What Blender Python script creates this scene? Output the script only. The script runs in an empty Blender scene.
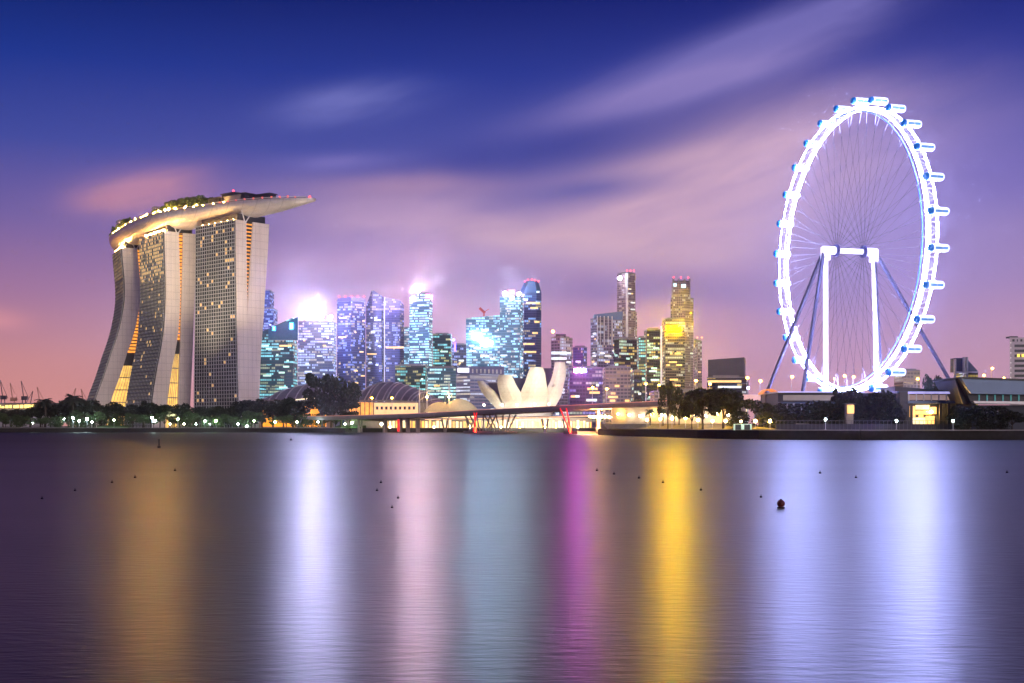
import bpy, math, random
from mathutils import Vector
S = bpy.context.scene
COL = S.collection
R = math.radians
F = 1265.0          # focal length in pixels of a 1024 px wide frame
CX, HY, CZ = 512.0, 425.5, 5.5

# ------------------------------------------------------------------ camera
cam = bpy.data.cameras.new("camera")
camo = bpy.data.objects.new("camera", cam); COL.objects.link(camo)
camo.location = (0, 0, CZ); camo.rotation_euler = (R(90), 0, 0)
cam.sensor_width = 36; cam.lens = 36 * F / 1024
cam.shift_y = (HY - 341.5) / 1024
cam.clip_start = 0.5; cam.clip_end = 40000
S.camera = camo
S.view_settings.view_transform = 'Standard'
S.view_settings.look = 'None'
S.view_settings.exposure = 0.0
S.view_settings.gamma = 1.0
S.render.engine = 'CYCLES'
S.cycles.use_denoising = True
S.cycles.max_bounces = 5
S.cycles.glossy_bounces = 3
S.cycles.diffuse_bounces = 2
S.cycles.sample_clamp_indirect = 8
S.cycles.use_light_tree = True
S.cycles.caustics_reflective = False


def lin(c):
    out = []
    for v in c[:3]:
        v = v / 255.0
        out.append(v / 12.92 if v <= 0.04045 else ((v + 0.055) / 1.055) ** 2.4)
    return out


# ------------------------------------------------------------------ node expression helper
class E:
    """a scalar node socket with arithmetic"""
    def __init__(s, nt, sock): s.nt, s.k = nt, sock
    def _m(s, op, *a):
        n = s.nt.nodes.new('ShaderNodeMath'); n.operation = op
        for i, v in enumerate((s,) + a):
            if isinstance(v, E): s.nt.links.new(v.k, n.inputs[i])
            else: n.inputs[i].default_value = v
        return E(s.nt, n.outputs[0])
    def __add__(s, o): return s._m('ADD', o)
    def __radd__(s, o): return s._m('ADD', o)
    def __sub__(s, o): return s._m('SUBTRACT', o)
    def __mul__(s, o): return s._m('MULTIPLY', o)
    def __rmul__(s, o): return s._m('MULTIPLY', o)
    def __truediv__(s, o): return s._m('DIVIDE', o)
    def floor(s): return s._m('FLOOR')
    def fract(s): return s._m('FRACT')
    def gt(s, o): return s._m('GREATER_THAN', o)
    def lt(s, o): return s._m('LESS_THAN', o)
    def pw(s, o): return s._m('POWER', o)
    def exp(s): return s._m('EXPONENT')
    def mn(s, o): return s._m('MINIMUM', o)
    def mx(s, o): return s._m('MAXIMUM', o)
    def atan2(s, o): return s._m('ARCTAN2', o)
    def asin(s): return s._m('ARCSINE')


def comb(nt, x, y, z=0.0):
    n = nt.nodes.new('ShaderNodeCombineXYZ')
    for i, v in enumerate((x, y, z)):
        if isinstance(v, E): nt.links.new(v.k, n.inputs[i])
        else: n.inputs[i].default_value = v
    return n.outputs[0]


def white(nt, x, y, z=0.0):
    n = nt.nodes.new('ShaderNodeTexWhiteNoise'); n.noise_dimensions = '3D'
    nt.links.new(comb(nt, x, y, z), n.inputs['Vector'])
    return E(nt, n.outputs['Value'])


def noise(nt, vec, scale, detail=2.0, rough=0.5):
    n = nt.nodes.new('ShaderNodeTexNoise'); n.inputs['Scale'].default_value = scale
    n.inputs['Detail'].default_value = detail; n.inputs['Roughness'].default_value = rough
    nt.links.new(vec, n.inputs['Vector'])
    return E(nt, n.outputs[0])


def mix(nt, f, a, b):
    n = nt.nodes.new('ShaderNodeMix'); n.data_type = 'RGBA'
    for s, v in ((n.inputs[0], f), (n.inputs[6], a), (n.inputs[7], b)):
        if isinstance(v, E): nt.links.new(v.k, s)
        elif isinstance(v, (int, float)): s.default_value = v
        elif isinstance(v, (list, tuple)): s.default_value = (*v[:3], 1)
        else: nt.links.new(v, s)
    return n.outputs[2]


# ------------------------------------------------------------------ dusk sky (world)
world = bpy.data.worlds.new("World"); S.world = world; world.use_nodes = True
nt = world.node_tree; nt.nodes.clear()
wo = nt.nodes.new('ShaderNodeOutputWorld'); bg = nt.nodes.new('ShaderNodeBackground')
nt.links.new(bg.outputs[0], wo.inputs[0])
tc = nt.nodes.new('ShaderNodeTexCoord'); sx = nt.nodes.new('ShaderNodeSeparateXYZ')
nt.links.new(tc.outputs['Generated'], sx.inputs[0])
dx, dy, dz = (E(nt, sx.outputs[i]) for i in range(3))
az = dx.atan2(dy)                       # azimuth from the view axis
el = dz.mx(-1.0).mn(1.0).asin()


def ramp(nt, fac, stops):
    n = nt.nodes.new('ShaderNodeValToRGB'); nt.links.new(fac.k, n.inputs[0])
    cr = n.color_ramp; cr.interpolation = 'EASE' if False else 'LINEAR'
    while len(cr.elements) > 1: cr.elements.remove(cr.elements[-1])
    cr.elements[0].position = stops[0][0]; cr.elements[0].color = (*lin(stops[0][1]), 1)
    for p, c in stops[1:]:
        e = cr.elements.new(p); e.color = (*lin(c), 1)
    return n.outputs[0]


ef = el / 0.5
skyL = ramp(nt, ef, [(0.0, (216, 148, 136)), (0.10, (200, 138, 144)), (0.20, (162, 118, 158)), (0.31, (116, 98, 162)),
                     (0.42, (66, 76, 158)), (0.54, (30, 54, 142)), (0.68, (6, 24, 92)), (1.0, (8, 18, 70))])
skyR = ramp(nt, ef, [(0.0, (210, 156, 162)), (0.10, (196, 148, 172)), (0.20, (168, 136, 184)), (0.31, (134, 120, 188)),
                     (0.42, (84, 88, 168)), (0.54, (46, 58, 148)), (0.68, (16, 26, 106)), (1.0, (10, 20, 76))])
sideF = ((az + 0.40) * 1.5).mx(0.0).mn(1.0)
sky = mix(nt, sideF, skyL, skyR)
vec = comb(nt, az, el, 0.0)
# wind-drawn cloud streaks: noise stretched along a direction that rises to the right
ca, sa = math.cos(R(17)), math.sin(R(17))
su = az * ca + el * sa
sv = el * ca - az * sa
wob = noise(nt, vec, 5.0, 3.0) - 0.5
streak = noise(nt, comb(nt, su * 2.2 + wob * 0.35, sv * 14.0 + wob * 1.0, 3.1), 1.6, 4.0, 0.55)
streak2 = noise(nt, comb(nt, su * 5.0 + wob * 0.5, sv * 26.0, 7.7), 1.2, 3.0, 0.6)


def blob(px, py, rx, ry, rot, col, amt, tex=0.75):
    global sky
    a0 = math.atan((px - CX) / F); e0 = math.atan((HY - py) / F * math.cos(a0))
    c, s = math.cos(R(rot)), math.sin(R(rot))
    ua = az + wob * 0.06 - a0; ue = el + wob * 0.02 - e0
    u = (ua * c + ue * s) * (F / rx); v = (ue * c - ua * s) * (F / ry)
    g = ((u * u + v * v) * -1.0).exp()
    m = (g * ((streak * 3.2 + streak2 * 1.3 - 1.65).mx(0.0).mn(1.5) * 1.25 * tex + (1 - tex)) * amt).mn(1.0).mx(0.0)
    sky = mix(nt, m, sky, lin(col))


blob(80, 400, 220, 50, 0, (214, 142, 138), 0.5, 0.15)
blob(320, 340, 140, 60, 0, (232, 204, 240), 0.75, 0.15)
blob(820, 345, 330, 60, 0, (194, 152, 180), 0.6, 0.3)
blob(410, 215, 120, 26, -2, (176, 146, 186), 1.2, 0.5)
blob(720, 210, 190, 62, 8, (206, 168, 190), 0.75, 0.2)
blob(570, 246, 120, 20, -3, (214, 176, 190), 1.5, 0.5)
blob(730, 185, 150, 56, 12, (220, 178, 196), 1.2, 0.65)
blob(480, 262, 150, 24, 2, (172, 146, 190), 0.9, 0.4)
blob(640, 292, 170, 22, -3, (140, 120, 178), 0.9, 0.3)
blob(300, 262, 80, 22, 3, (160, 136, 190), 0.8, 0.4)
blob(420, 185, 90, 12, 2, (196, 156, 184), 0.9, 0.6)
blob(330, 265, 110, 14, 4, (190, 156, 196), 0.7, 0.6)
blob(510, 322, 220, 18, 2, (196, 152, 182), 0.6, 0.5)
blob(350, 104, 66, 16, 10, (104, 108, 182), 1.2, 0.9)
blob(315, 112, 40, 8, 6, (100, 104, 180), 0.8, 0.8)
blob(345, 162, 55, 8, 4, (120, 112, 184), 1.0, 0.5)
blob(760, 45, 170, 22, 17, (112, 106, 178), 1.5, 0.6)
blob(680, 88, 110, 15, 13, (140, 126, 190), 1.5, 0.5)
blob(560, 150, 200, 26, 9, (52, 62, 148), 0.8, 0.3)
blob(590, 190, 90, 14, 6, (84, 86, 164), 0.8, 0.4)
blob(150, 190, 60, 17, 9, (180, 130, 164), 1.1, 0.85)
blob(115, 198, 34, 9, 4, (178, 128, 160), 0.8, 0.7)
blob(5, 318, 26, 10, 0, (214, 146, 158), 1.0, 0.3)
blob(985, 180, 90, 60, 4, (112, 100, 180), 0.8, 0.4)
blob(985, 250, 110, 40, 4, (160, 134, 184), 0.7, 0.4)
blob(862, 235, 120, 100, 0, (164, 152, 222), 0.5, 0.1)  # violet glow around the wheel, painted into the sky colour
# towards the east (behind the camera) the dusk is plain blue-violet
east = ramp(nt, ef, [(0.0, (96, 84, 138)), (0.3, (72, 74, 150)), (1.0, (26, 36, 100))])
back = ((dy * -1.0 + 0.35) * 1.6).mx(0.0).mn(1.0)
sky = mix(nt, back, sky, east)
nt.links.new(sky, bg.inputs[0]); bg.inputs[1].default_value = 1.0

# added fill for the end walls: one weak, broad warm sun low behind the camera
sl = bpy.data.lights.new("wall_fill_sun", 'SUN'); sl.energy = 1.25; sl.angle = R(25); sl.color = (1.0, 0.80, 0.68)
slo = bpy.data.objects.new("wall_fill_sun", sl); COL.objects.link(slo)
slo.rotation_euler = Vector((-0.42, 0.9, -0.16)).to_track_quat('-Z', 'Y').to_euler()


# ------------------------------------------------------------------ helpers
def px(x, D): return (x - CX) * D / F
def pz(y, D): return CZ + (HY - y) * D / F


def tag(o, label=None, cat=None, group=None, kind=None):
    if label: o['label'] = label
    if cat: o['category'] = cat
    if group: o['group'] = group
    if kind: o['kind'] = kind
    return o


def thing(name, loc, label, cat, group=None):
    o = bpy.data.objects.new(name, None); COL.objects.link(o); o.location = loc
    o.empty_display_size = 1
    return tag(o, label, cat, group)


def wloc(o):
    v = Vector((0, 0, 0))
    while o: v += o.location; o = o.parent
    return v


def interp(tab, z):
    tab = sorted(tab)
    if z <= tab[0][0]: return tab[0][1]
    for (a, va), (b, vb) in zip(tab, tab[1:]):
        if z <= b:
            t = (z - a) / (b - a); return va + (vb - va) * t
    return tab[-1][1]


class MB:
    def __init__(s): s.v, s.f, s.uv = [], [], {}
    def add(s, vs, fs, uvs=None):
        b = len(s.v); s.v += [tuple(v) for v in vs]
        for i, f in enumerate(fs):
            if uvs and uvs[i]: s.uv[len(s.f)] = uvs[i]
            s.f.append([b + k for k in f])
    def box(s, x0, x1, y0, y1, z0, z1):
        s.add([(x0, y0, z0), (x1, y0, z0), (x1, y1, z0), (x0, y1, z0), (x0, y0, z1), (x1, y0, z1), (x1, y1, z1), (x0, y1, z1)],
              [(0, 3, 2, 1), (4, 5, 6, 7), (0, 1, 5, 4), (1, 2, 6, 5), (2, 3, 7, 6), (3, 0, 4, 7)])
        return s
    def obox(s, c, u, w, hu, hw, z0, z1):
        """box on plan axes u,w (2-D unit vectors) centred at c"""
        P = [(c[0] + a * hu * u[0] + b * hw * w[0], c[1] + a * hu * u[1] + b * hw * w[1]) for a, b in ((-1, -1), (1, -1), (1, 1), (-1, 1))]
        return s.prism(P, z0, z1)
    def prism(s, P, z0, z1, ztop=None):
        """polygon P in plan, from z0 to z1 (ztop: per-vertex top heights); side faces carry metre UVs"""
        n = len(P); A = sum(P[i][0] * P[(i + 1) % n][1] - P[(i + 1) % n][0] * P[i][1] for i in range(n))
        if A < 0:
            P = P[::-1]
            if ztop: ztop = ztop[::-1]
        zt = ztop or [z1] * n
        vs = [(p[0], p[1], z0) for p in P] + [(p[0], p[1], zt[i]) for i, p in enumerate(P)]
        fs, uvs = [], []; d = 0.0
        for i in range(n):
            j = (i + 1) % n; L = math.hypot(P[j][0] - P[i][0], P[j][1] - P[i][1])
            fs.append((i, j, n + j, n + i)); uvs.append([(d, z0), (d + L, z0), (d + L, zt[j]), (d, zt[i])]); d += L
        fs.append(tuple(range(n, 2 * n))); uvs.append(None)
        fs.append(tuple(range(n - 1, -1, -1))); uvs.append(None)
        s.add(vs, fs, uvs); return s
    def quad(s, a, b, c, d, uv=None): s.add([a, b, c, d], [(0, 1, 2, 3)], [uv]); return s
    def tube(s, pts, r, n=8, r2=None, cap=True):
        pts = [Vector(p) for p in pts]; m = len(pts); rings = []
        for i, p in enumerate(pts):
            t = (pts[min(i + 1, m - 1)] - pts[max(i - 1, 0)]).normalized()
            up = Vector((0, 0, 1)) if abs(t.z) < 0.95 else Vector((0, 1, 0))
            a = t.cross(up).normalized(); b = a.cross(t)
            rr = r if r2 is None else r + (r2 - r) * i / (m - 1)
            rings.append([p + a * rr * math.cos(2 * math.pi * k / n) + b * rr * math.sin(2 * math.pi * k / n) for k in range(n)])
        vs = [v for g in rings for v in g]; fs = []
        for i in range(m - 1):
            for k in range(n): fs.append((i * n + k, i * n + (k + 1) % n, (i + 1) * n + (k + 1) % n, (i + 1) * n + k))
        if cap: fs += [tuple(range(n - 1, -1, -1)), tuple((m - 1) * n + k for k in range(n))]
        s.add(vs, fs); return s
    def ball(s, c, r, n=8, m=6, sz=1.0):
        vs = [(c[0], c[1], c[2] - r * sz)]
        for i in range(1, m):
            ph = -math.pi / 2 + math.pi * i / m
            for k in range(n):
                th = 2 * math.pi * k / n
                vs.append((c[0] + r * math.cos(ph) * math.cos(th), c[1] + r * math.cos(ph) * math.sin(th), c[2] + r * sz * math.sin(ph)))
        vs.append((c[0], c[1], c[2] + r * sz)); fs = []
        for k in range(n):
            fs.append((0, 1 + (k + 1) % n, 1 + k)); fs.append((len(vs) - 1, 1 + (m - 2) * n + k, 1 + (m - 2) * n + (k + 1) % n))
        for i in range(m - 2):
            for k in range(n): fs.append((1 + i * n + k, 1 + i * n + (k + 1) % n, 1 + (i + 1) * n + (k + 1) % n, 1 + (i + 1) * n + k))
        s.add(vs, fs); return s
    def loft(s, secs, caps=True):
        n = len(secs[0]); vs = [v for g in secs for v in g]; fs = []
        for i in range(len(secs) - 1):
            for k in range(n): fs.append((i * n + k, i * n + (k + 1) % n, (i + 1) * n + (k + 1) % n, (i + 1) * n + k))
        if caps: fs += [tuple(range(n - 1, -1, -1)), tuple((len(secs) - 1) * n + k for k in range(n))]
        s.add(vs, fs); return s
    def build(s, name, m, parent=None, smooth=False, **kw):
        o0 = wloc(parent) if parent else Vector((0, 0, 0))
        me = bpy.data.meshes.new(name)
        me.from_pydata([(v[0] - o0.x, v[1] - o0.y, v[2] - o0.z) for v in s.v], [], s.f)
        if s.uv:
            ul = me.uv_layers.new(name='metres'); buf = [0.0] * (2 * len(me.loops))
            for p in me.polygons:
                u = s.uv.get(p.index)
                if u:
                    for k, li in enumerate(p.loop_indices): buf[2 * li], buf[2 * li + 1] = u[k]
                else:
                    for li in p.loop_indices: buf[2 * li + 1] = -50.0
            ul.data.foreach_set('uv', buf)
        me.materials.append(m)
        if smooth: me.shade_smooth()
        o = bpy.data.objects.new(name, me); COL.objects.link(o)
        if parent: o.parent = parent
        tag(o, **kw); return o


# ------------------------------------------------------------------ materials
def mat(name, col, rough=0.6, metal=0.0, var=0.12, scale=0.3, bump=0.0, spec=None):
    m = bpy.data.materials.new(name); m.use_nodes = True; nt = m.node_tree
    b = nt.nodes['Principled BSDF']; b.inputs['Roughness'].default_value = rough; b.inputs['Metallic'].default_value = metal
    if spec is not None: b.inputs['Specular IOR Level'].default_value = spec
    tc = nt.nodes.new('ShaderNodeTexCoord')
    n = noise(nt, tc.outputs['Object'], scale, 4.0)
    c = mix(nt, n, [max(0, v * (1 - var * 1.6)) for v in col], [min(1, v * (1 + var * 1.6)) for v in col])
    nt.links.new(c, b.inputs['Base Color'])
    if bump:
        bp = nt.nodes.new('ShaderNodeBump'); bp.inputs['Strength'].default_value = bump; nt.links.new(n.k, bp.inputs['Height']); nt.links.new(bp.outputs[0], b.inputs['Normal'])
    return m


def joints(m, dz=3.3, dxy=0.0, dark=0.72, wz=0.05):
    nt = m.node_tree; b = nt.nodes['Principled BSDF']; src = b.inputs['Base Color'].links[0].from_socket
    tc = nt.nodes.new('ShaderNodeTexCoord'); sp = nt.nodes.new('ShaderNodeSeparateXYZ'); nt.links.new(tc.outputs['Object'], sp.inputs[0])
    f = (E(nt, sp.outputs[2]) / dz).fract().lt(wz)
    if dxy: f = f.mx(((E(nt, sp.outputs[0]) + E(nt, sp.outputs[1]) * 0.6) / dxy).fract().lt(0.06))
    st = noise(nt, comb(nt, E(nt, sp.outputs[0]) * 0.35, E(nt, sp.outputs[1]) * 0.35, E(nt, sp.outputs[2]) * 0.03), 1.0, 4.0, 0.65)
    k = (f * (dark - 1.0) + 1.0) * (st * 0.34 + 0.83)
    n = nt.nodes.new('ShaderNodeVectorMath'); n.operation = 'SCALE'; nt.links.new(src, n.inputs[0]); nt.links.new(k.k, n.inputs['Scale']); nt.links.new(n.outputs[0], b.inputs['Base Color'])


def glow(name, col, strength, samp='AUTO', var=0.25, scale=0.5):
    m = bpy.data.materials.new(name); m.use_nodes = True; nt = m.node_tree
    b = nt.nodes['Principled BSDF']; b.inputs['Base Color'].default_value = (*[v * 0.5 for v in col], 1)
    tc = nt.nodes.new('ShaderNodeTexCoord'); n = noise(nt, tc.outputs['Object'], scale, 2.0)
    st = (n * 2 * var + (1 - var)) * strength
    b.inputs['Emission Color'].default_value = (*col, 1); nt.links.new(st.k, b.inputs['Emission Strength'])
    m.cycles.emission_sampling = samp
    return m


def facade(name, glass=(60, 75, 130), wall=(120, 120, 140), fh=4.0, bw=3.0, seg=4, frac=0.5, c1=(225, 240, 255), c2=(255, 226, 160),
           warm=0.3, strength=0.9, band=0.28, fin=0.2, rough=0.22, dim=0.1, full=0.06, metal=0.2):
    """curtain wall: floors, bays, spandrel bands and rooms lit or dark, in metre UVs"""
    m = bpy.data.materials.new(name); m.use_nodes = True; nt = m.node_tree
    b = nt.nodes['Principled BSDF']
    uv = nt.nodes.new('ShaderNodeUVMap'); uv.uv_map = 'metres'; sp = nt.nodes.new('ShaderNodeSeparateXYZ'); nt.links.new(uv.outputs[0], sp.inputs[0])
    u, v = E(nt, sp.outputs[0]), E(nt, sp.outputs[1])
    fl = (v / fh).floor(); ffr = (v / fh).fract(); ba = (u / bw).floor(); bfr = (u / bw).fract()
    off = white(nt, fl, 3.0, 1.0) * seg * 5
    sg = ((ba + off) / seg).floor()
    r1 = white(nt, sg, fl, 5.0); r2 = white(nt, ba, fl, 9.0); r3 = white(nt, sg, fl, 2.0); rf = white(nt, fl, 8.0, 4.0)
    # whole stretches of storeys are busier than others
    nz = noise(nt, comb(nt, u / 60.0, v / 35.0, hash(name) % 97), 1.0, 1.0)
    lit = (r1 + (nz - 0.5) * 0.9).gt(1 - frac).mx(rf.gt(1 - full)) * r2.gt(0.12)
    win = ffr.gt(band) * bfr.gt(fin)
    body = v.gt(-10.0)
    b1 = mix(nt, win, lin(wall), lin(glass)); b1 = mix(nt, body, lin(wall), b1)
    nt.links.new(b1, b.inputs['Base Color'])
    rg = (win * body) * (rough - 0.6) + 0.6
    nt.links.new(rg.k, b.inputs['Roughness'])
    mt = (win * body) * metal; nt.links.new(mt.k, b.inputs['Metallic'])
    st = win * body * (lit * (r3 * 0.9 + 0.35) * (r2 * 0.5 + 0.6) * strength + dim)
    nt.links.new(mix(nt, r3.lt(warm), lin(c1), lin(c2)), b.inputs['Emission Color'])
    nt.links.new(st.k, b.inputs['Emission Strength'])
    m.cycles.emission_sampling = 'NONE'
    return m


M = {}
M['concrete'] = mat('concrete', (0.32, 0.30, 0.29), 0.8, var=0.15)
M['dark'] = mat('dark_metal', (0.03, 0.032, 0.045), 0.5)
M['steel'] = mat('pale_steel', (0.55, 0.55, 0.62), 0.4, 0.2)
M['wall_beige'] = mat('end_wall_render', (0.80, 0.73, 0.66), 0.75, var=0.06, scale=0.05)
M['hull'] = mat('deck_hull_panels', (0.70, 0.66, 0.62), 0.45, 0.1, var=0.07, scale=0.08)
M['slab'] = mat('balcony_edge', (0.44, 0.45, 0.44), 0.7, var=0.1)
M['glass_dark'] = mat('hotel_dark_glass', (0.035, 0.045, 0.05), 0.25, 0.0, var=0.3, scale=0.15)
M['recess'] = mat('recessed_storey', (0.04, 0.045, 0.055), 0.5)
M['petal'] = mat('museum_petal', (0.66, 0.62, 0.55), 0.6, var=0.06)
M['roofgrey'] = mat('roof_grey_metal', (0.22, 0.2, 0.24), 0.5, 0.2)
M['roofrib'] = mat('roof_rib_pale', (0.5, 0.46, 0.5), 0.5)
M['white'] = mat('white_paint', (0.75, 0.74, 0.76), 0.5, var=0.08)
M['bluegrey'] = mat('bluegrey_cladding', (0.07, 0.13, 0.27), 0.4, 0.2, var=0.08)
M['deckc'] = mat('bridge_concrete', (0.30, 0.25, 0.27), 0.7)
M['bark'] = mat('bark', (0.06, 0.045, 0.035), 0.9)
M['leaf'] = mat('leaf_dark', (0.014, 0.022, 0.012), 0.7, var=0.5, scale=0.25)
M['leaf_lit'] = mat('leaf_mid_lamplit', (0.05, 0.085, 0.03), 0.7, var=0.5, scale=0.25)  # brighter leaf copy: lamp light on foliage put into the colour
M['grass'] = mat('lawn_grass', (0.06, 0.11, 0.03), 0.9, var=0.35, scale=0.1)
M['bank'] = mat('bank_stone', (0.022, 0.020, 0.018), 0.9, var=0.4, scale=0.6, bump=0.4)
M['land'] = mat('land_paving', (0.055, 0.052, 0.05), 0.9, var=0.3, scale=0.05)
M['red'] = mat('red_paint', (0.55, 0.03, 0.03), 0.5)
M['black'] = mat('black_rubber', (0.012, 0.012, 0.015), 0.6)
M['buoyred'] = mat('buoy_red', (0.10, 0.008, 0.006), 0.45, var=0.4, scale=3)
M['fence'] = mat('fence_metal', (.14, .14, .18), .6)
joints(M['wall_beige'], 6.6, 5.2); joints(M['hull'], 2.4, 9.0, .8, .06); joints(M['petal'], 3.2, 4.2, .85, .06); joints(M['white'], 3.0); joints(M['roofgrey'], 1.6, 0, .8, .1)
G = {}
G['flood'] = glow('flood_lamp_white', (0.60, 0.58, 1.0), 2900)
G['led'] = glow('wheel_led', (0.42, 0.46, 1.0), 230.0)
G['leg_glow'] = glow('leg_painted_floodlight', (0.74, 0.70, 1.0), 1.7, 'AUTO', .3, .12)  # floodlight on legs and axle is put in as emission
G['cap'] = glow('capsule_lit_shell', (0.66, 0.72, 1.0), 1.6, 'AUTO', .5, .35)
G['capglass'] = glow('capsule_blue_glass', (0.0, 0.16, 0.62), 0.55)
G['orange'] = glow('sodium_lamp', (1.0, 0.38, 0.04), 60)
G['gold'] = glow('gold_lamp', (1.0, 0.56, 0.12), 200)
G['warmwhite'] = glow('warm_white_lamp', (1.0, 0.80, 0.52), 60)
G['coolwhite'] = glow('cool_white_lamp', (0.8, 1.0, 0.95), 40)
G['redlamp'] = glow('red_lamp', (1.0, 0.05, 0.08), 6)
G['redled'] = glow('red_led_strip', (1.0, 0.02, 0.03), 1.0)
G['cyan'] = glow('cyan_lamp', (0.05, 0.62, 1.0), 12)
G['blue'] = glow('blue_lamp', (0.12, 0.12, 1.0), 12)
G['magenta'] = glow('magenta_screen', (1.0, 0.05, 0.75), 1250)
G['violet'] = glow('violet_screen', (0.45, 0.25, 1.0), 600)
G['yellow'] = glow('yellow_screen', (1.0, 0.56, 0.0), 1600)
G['winwarm'] = glow('window_lit_warm', (1.0, 0.66, 0.25), 1.1, 'NONE', 0.5, 0.2)
G['winhotel'] = glow('hotel_room_lit', (1.0, 0.62, 0.24), .75, 'NONE', 0.9, 0.35)
G['wincool'] = glow('window_lit_cool', (0.85, 0.95, 1.0), 1.1, 'NONE', 0.5, 0.2)
G['wingreen'] = glow('window_lit_green', (0.62, 1.0, 0.85), 1.0, 'NONE', 0.5, 0.2)
G['interior'] = glow('interior_warm', (1.0, 0.55, 0.18), 1.6, 'AUTO', 0.7, 0.25)
G['interiorw'] = glow('interior_pale', (1.0, 0.80, 0.45), 1.6, 'AUTO', 0.6, 0.3)
G['atrium'] = glow('atrium_gold', (1.0, 0.60, 0.14), 1.15, 'AUTO', 0.6, 0.2)
G['gap'] = glow('corridor_amber', (1.0, 0.36, 0.05), 1.3, 'AUTO', 0.7, 0.4)

# ------------------------------------------------------------------ water
def make_water():
    m = bpy.data.materials.new('bay_water'); m.use_nodes = True; nt = m.node_tree
    b = nt.nodes['Principled BSDF']
    b.inputs['Base Color'].default_value = (0.010, 0.005, 0.003, 1)
    b.inputs['IOR'].default_value = 1.18
    tc = nt.nodes.new('ShaderNodeTexCoord'); mp = nt.nodes.new('ShaderNodeMapping'); nt.links.new(tc.outputs['Object'], mp.inputs[0])
    mp.inputs['Scale'].default_value = (0.35, 1.0, 1.0)
    n1 = noise(nt, mp.outputs[0], 2.2, 3.0, 0.6); n2 = noise(nt, mp.outputs[0], 0.06, 3.0, 0.5)
    bp = nt.nodes.new('ShaderNodeBump'); bp.inputs['Strength'].default_value = 0.5; bp.inputs['Distance'].default_value = 0.07
    nt.links.new((n1 + n2 * 1.5).k, bp.inputs['Height']); nt.links.new(bp.outputs[0], b.inputs['Normal'])
    mp2 = nt.nodes.new('ShaderNodeMapping'); nt.links.new(tc.outputs['Object'], mp2.inputs[0]); mp2.inputs['Scale'].default_value = (0.004, 0.03, 1)
    n3 = noise(nt, mp2.outputs[0], 1.0, 4.0, 0.6)
    spx = nt.nodes.new('ShaderNodeSeparateXYZ'); nt.links.new(tc.outputs['Object'], spx.inputs[0])
    wind = ((E(nt, spx.outputs[1]) - 15.0) / 430.0).mx(0.0).mn(1.0).pw(0.7)      # calmer by the near shore, breezier out on the bay
    nt.links.new((n3 * 0.05 + 0.275 + wind * 0.17).k, b.inputs['Roughness'])
    return m


w = MB(); w.quad((-4500, -600, 0), (4500, -600, 0), (4500, 4500, 0), (-4500, 4500, 0))
w.build('water', make_water(), kind='structure')

# ------------------------------------------------------------------ land with its quay edge
LZ = 3.4
shore = [(px(-900, 1000), 1000), (px(60, 985), 985), (px(345, 985), 985), (px(352, 1010), 1010), (px(590, 1010), 1010), (px(640, 900), 900),
         (px(600, 735), 735), (px(640, 640), 640), (px(700, 540), 540), (px(762, 492), 492), (px(860, 480), 480), (px(1500, 480), 480)]
ld = MB()
ld.prism(shore + [(4500, 480), (4500, 4500), (-4500, 4500), (-4500, 1000)], -2, LZ)
ld.build('ground', M['land'], kind='structure')
# stone quay face along the right bank and garden edge along the left one
def wall_strip(name, pts, z0, z1, t, m, label, cat, cap=None):
    r = thing(name, (pts[0][0], pts[0][1], z0), label, cat)
    for mm, nm, a, c, tt in (((m, 'wall_face', z0, z1, t)), (cap or M['concrete'], 'coping', z1 + 0.002, z1 + 0.35, t + 0.5)):
        b = MB()
        for i in range(len(pts) - 1):
            p, q = Vector(pts[i]), Vector(pts[i + 1]); d = (q - p).normalized(); n = Vector((d.y, -d.x))
            b.prism([tuple(p + n * tt - d * 0.0), tuple(q + n * tt), tuple(q - n * 0.3), tuple(p - n * 0.3)], a, c)
        b.build(nm, mm, r)
    return r


wall_strip('quay_wall', shore[6:], -1, LZ + 0.15, 1.2, M['bank'], 'low dark stone quay wall along the right bank above the water', 'quay wall')
wall_strip('embankment_wall', shore[0:3], -1, LZ + 0.1, 1.0, M['bank'], 'low dark embankment wall at the foot of the garden trees on the left shore', 'embankment')
lw = MB(); lw.prism([(px(100, 1005), 991), (px(132, 1005), 991), (px(130, 1030), 1030), (px(104, 1030), 1030)], LZ, LZ + 0.7, ztop=[LZ + .3, LZ + .3, LZ + 2.2, LZ + 2.2])
lw.build('lawn', M['grass'], kind='structure')
lw = MB(); lw.prism([(px(336, 1005), 991), (px(362, 1005), 988), (px(366, 1030), 1030), (px(338, 1030), 1030)], LZ, LZ + 0.7, ztop=[LZ + .3, LZ + .3, LZ + 2.2, LZ + 2.2])
lw.build('lawn', M['grass'], kind='structure')
lw = MB(); lw.prism([(px(640, 700), 700), (px(600, 738), 738), (px(640, 650), 646), (px(700, 545), 546), (px(762, 500), 500), (px(1100, 488), 488), (px(1100, 520), 520), (px(770, 530), 530)], LZ, LZ + 0.25)
lw.build('promenade_grass', M['grass'], kind='structure')
pth = MB(); pth.prism([(px(640, 640), 641.5), (px(700, 540), 541.5), (px(762, 492), 493.5), (px(860, 480), 481.5), (px(1500, 480), 481.5), (px(1500, 486), 486),
                       (px(860, 486), 486), (px(762, 498), 498), (px(700, 546), 546), (px(640, 646), 646)], LZ + 0.254, LZ + 0.5)
pth.build('promenade_path', mat('path_paving', (0.34, 0.30, 0.22), 0.8), kind='structure')


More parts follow.
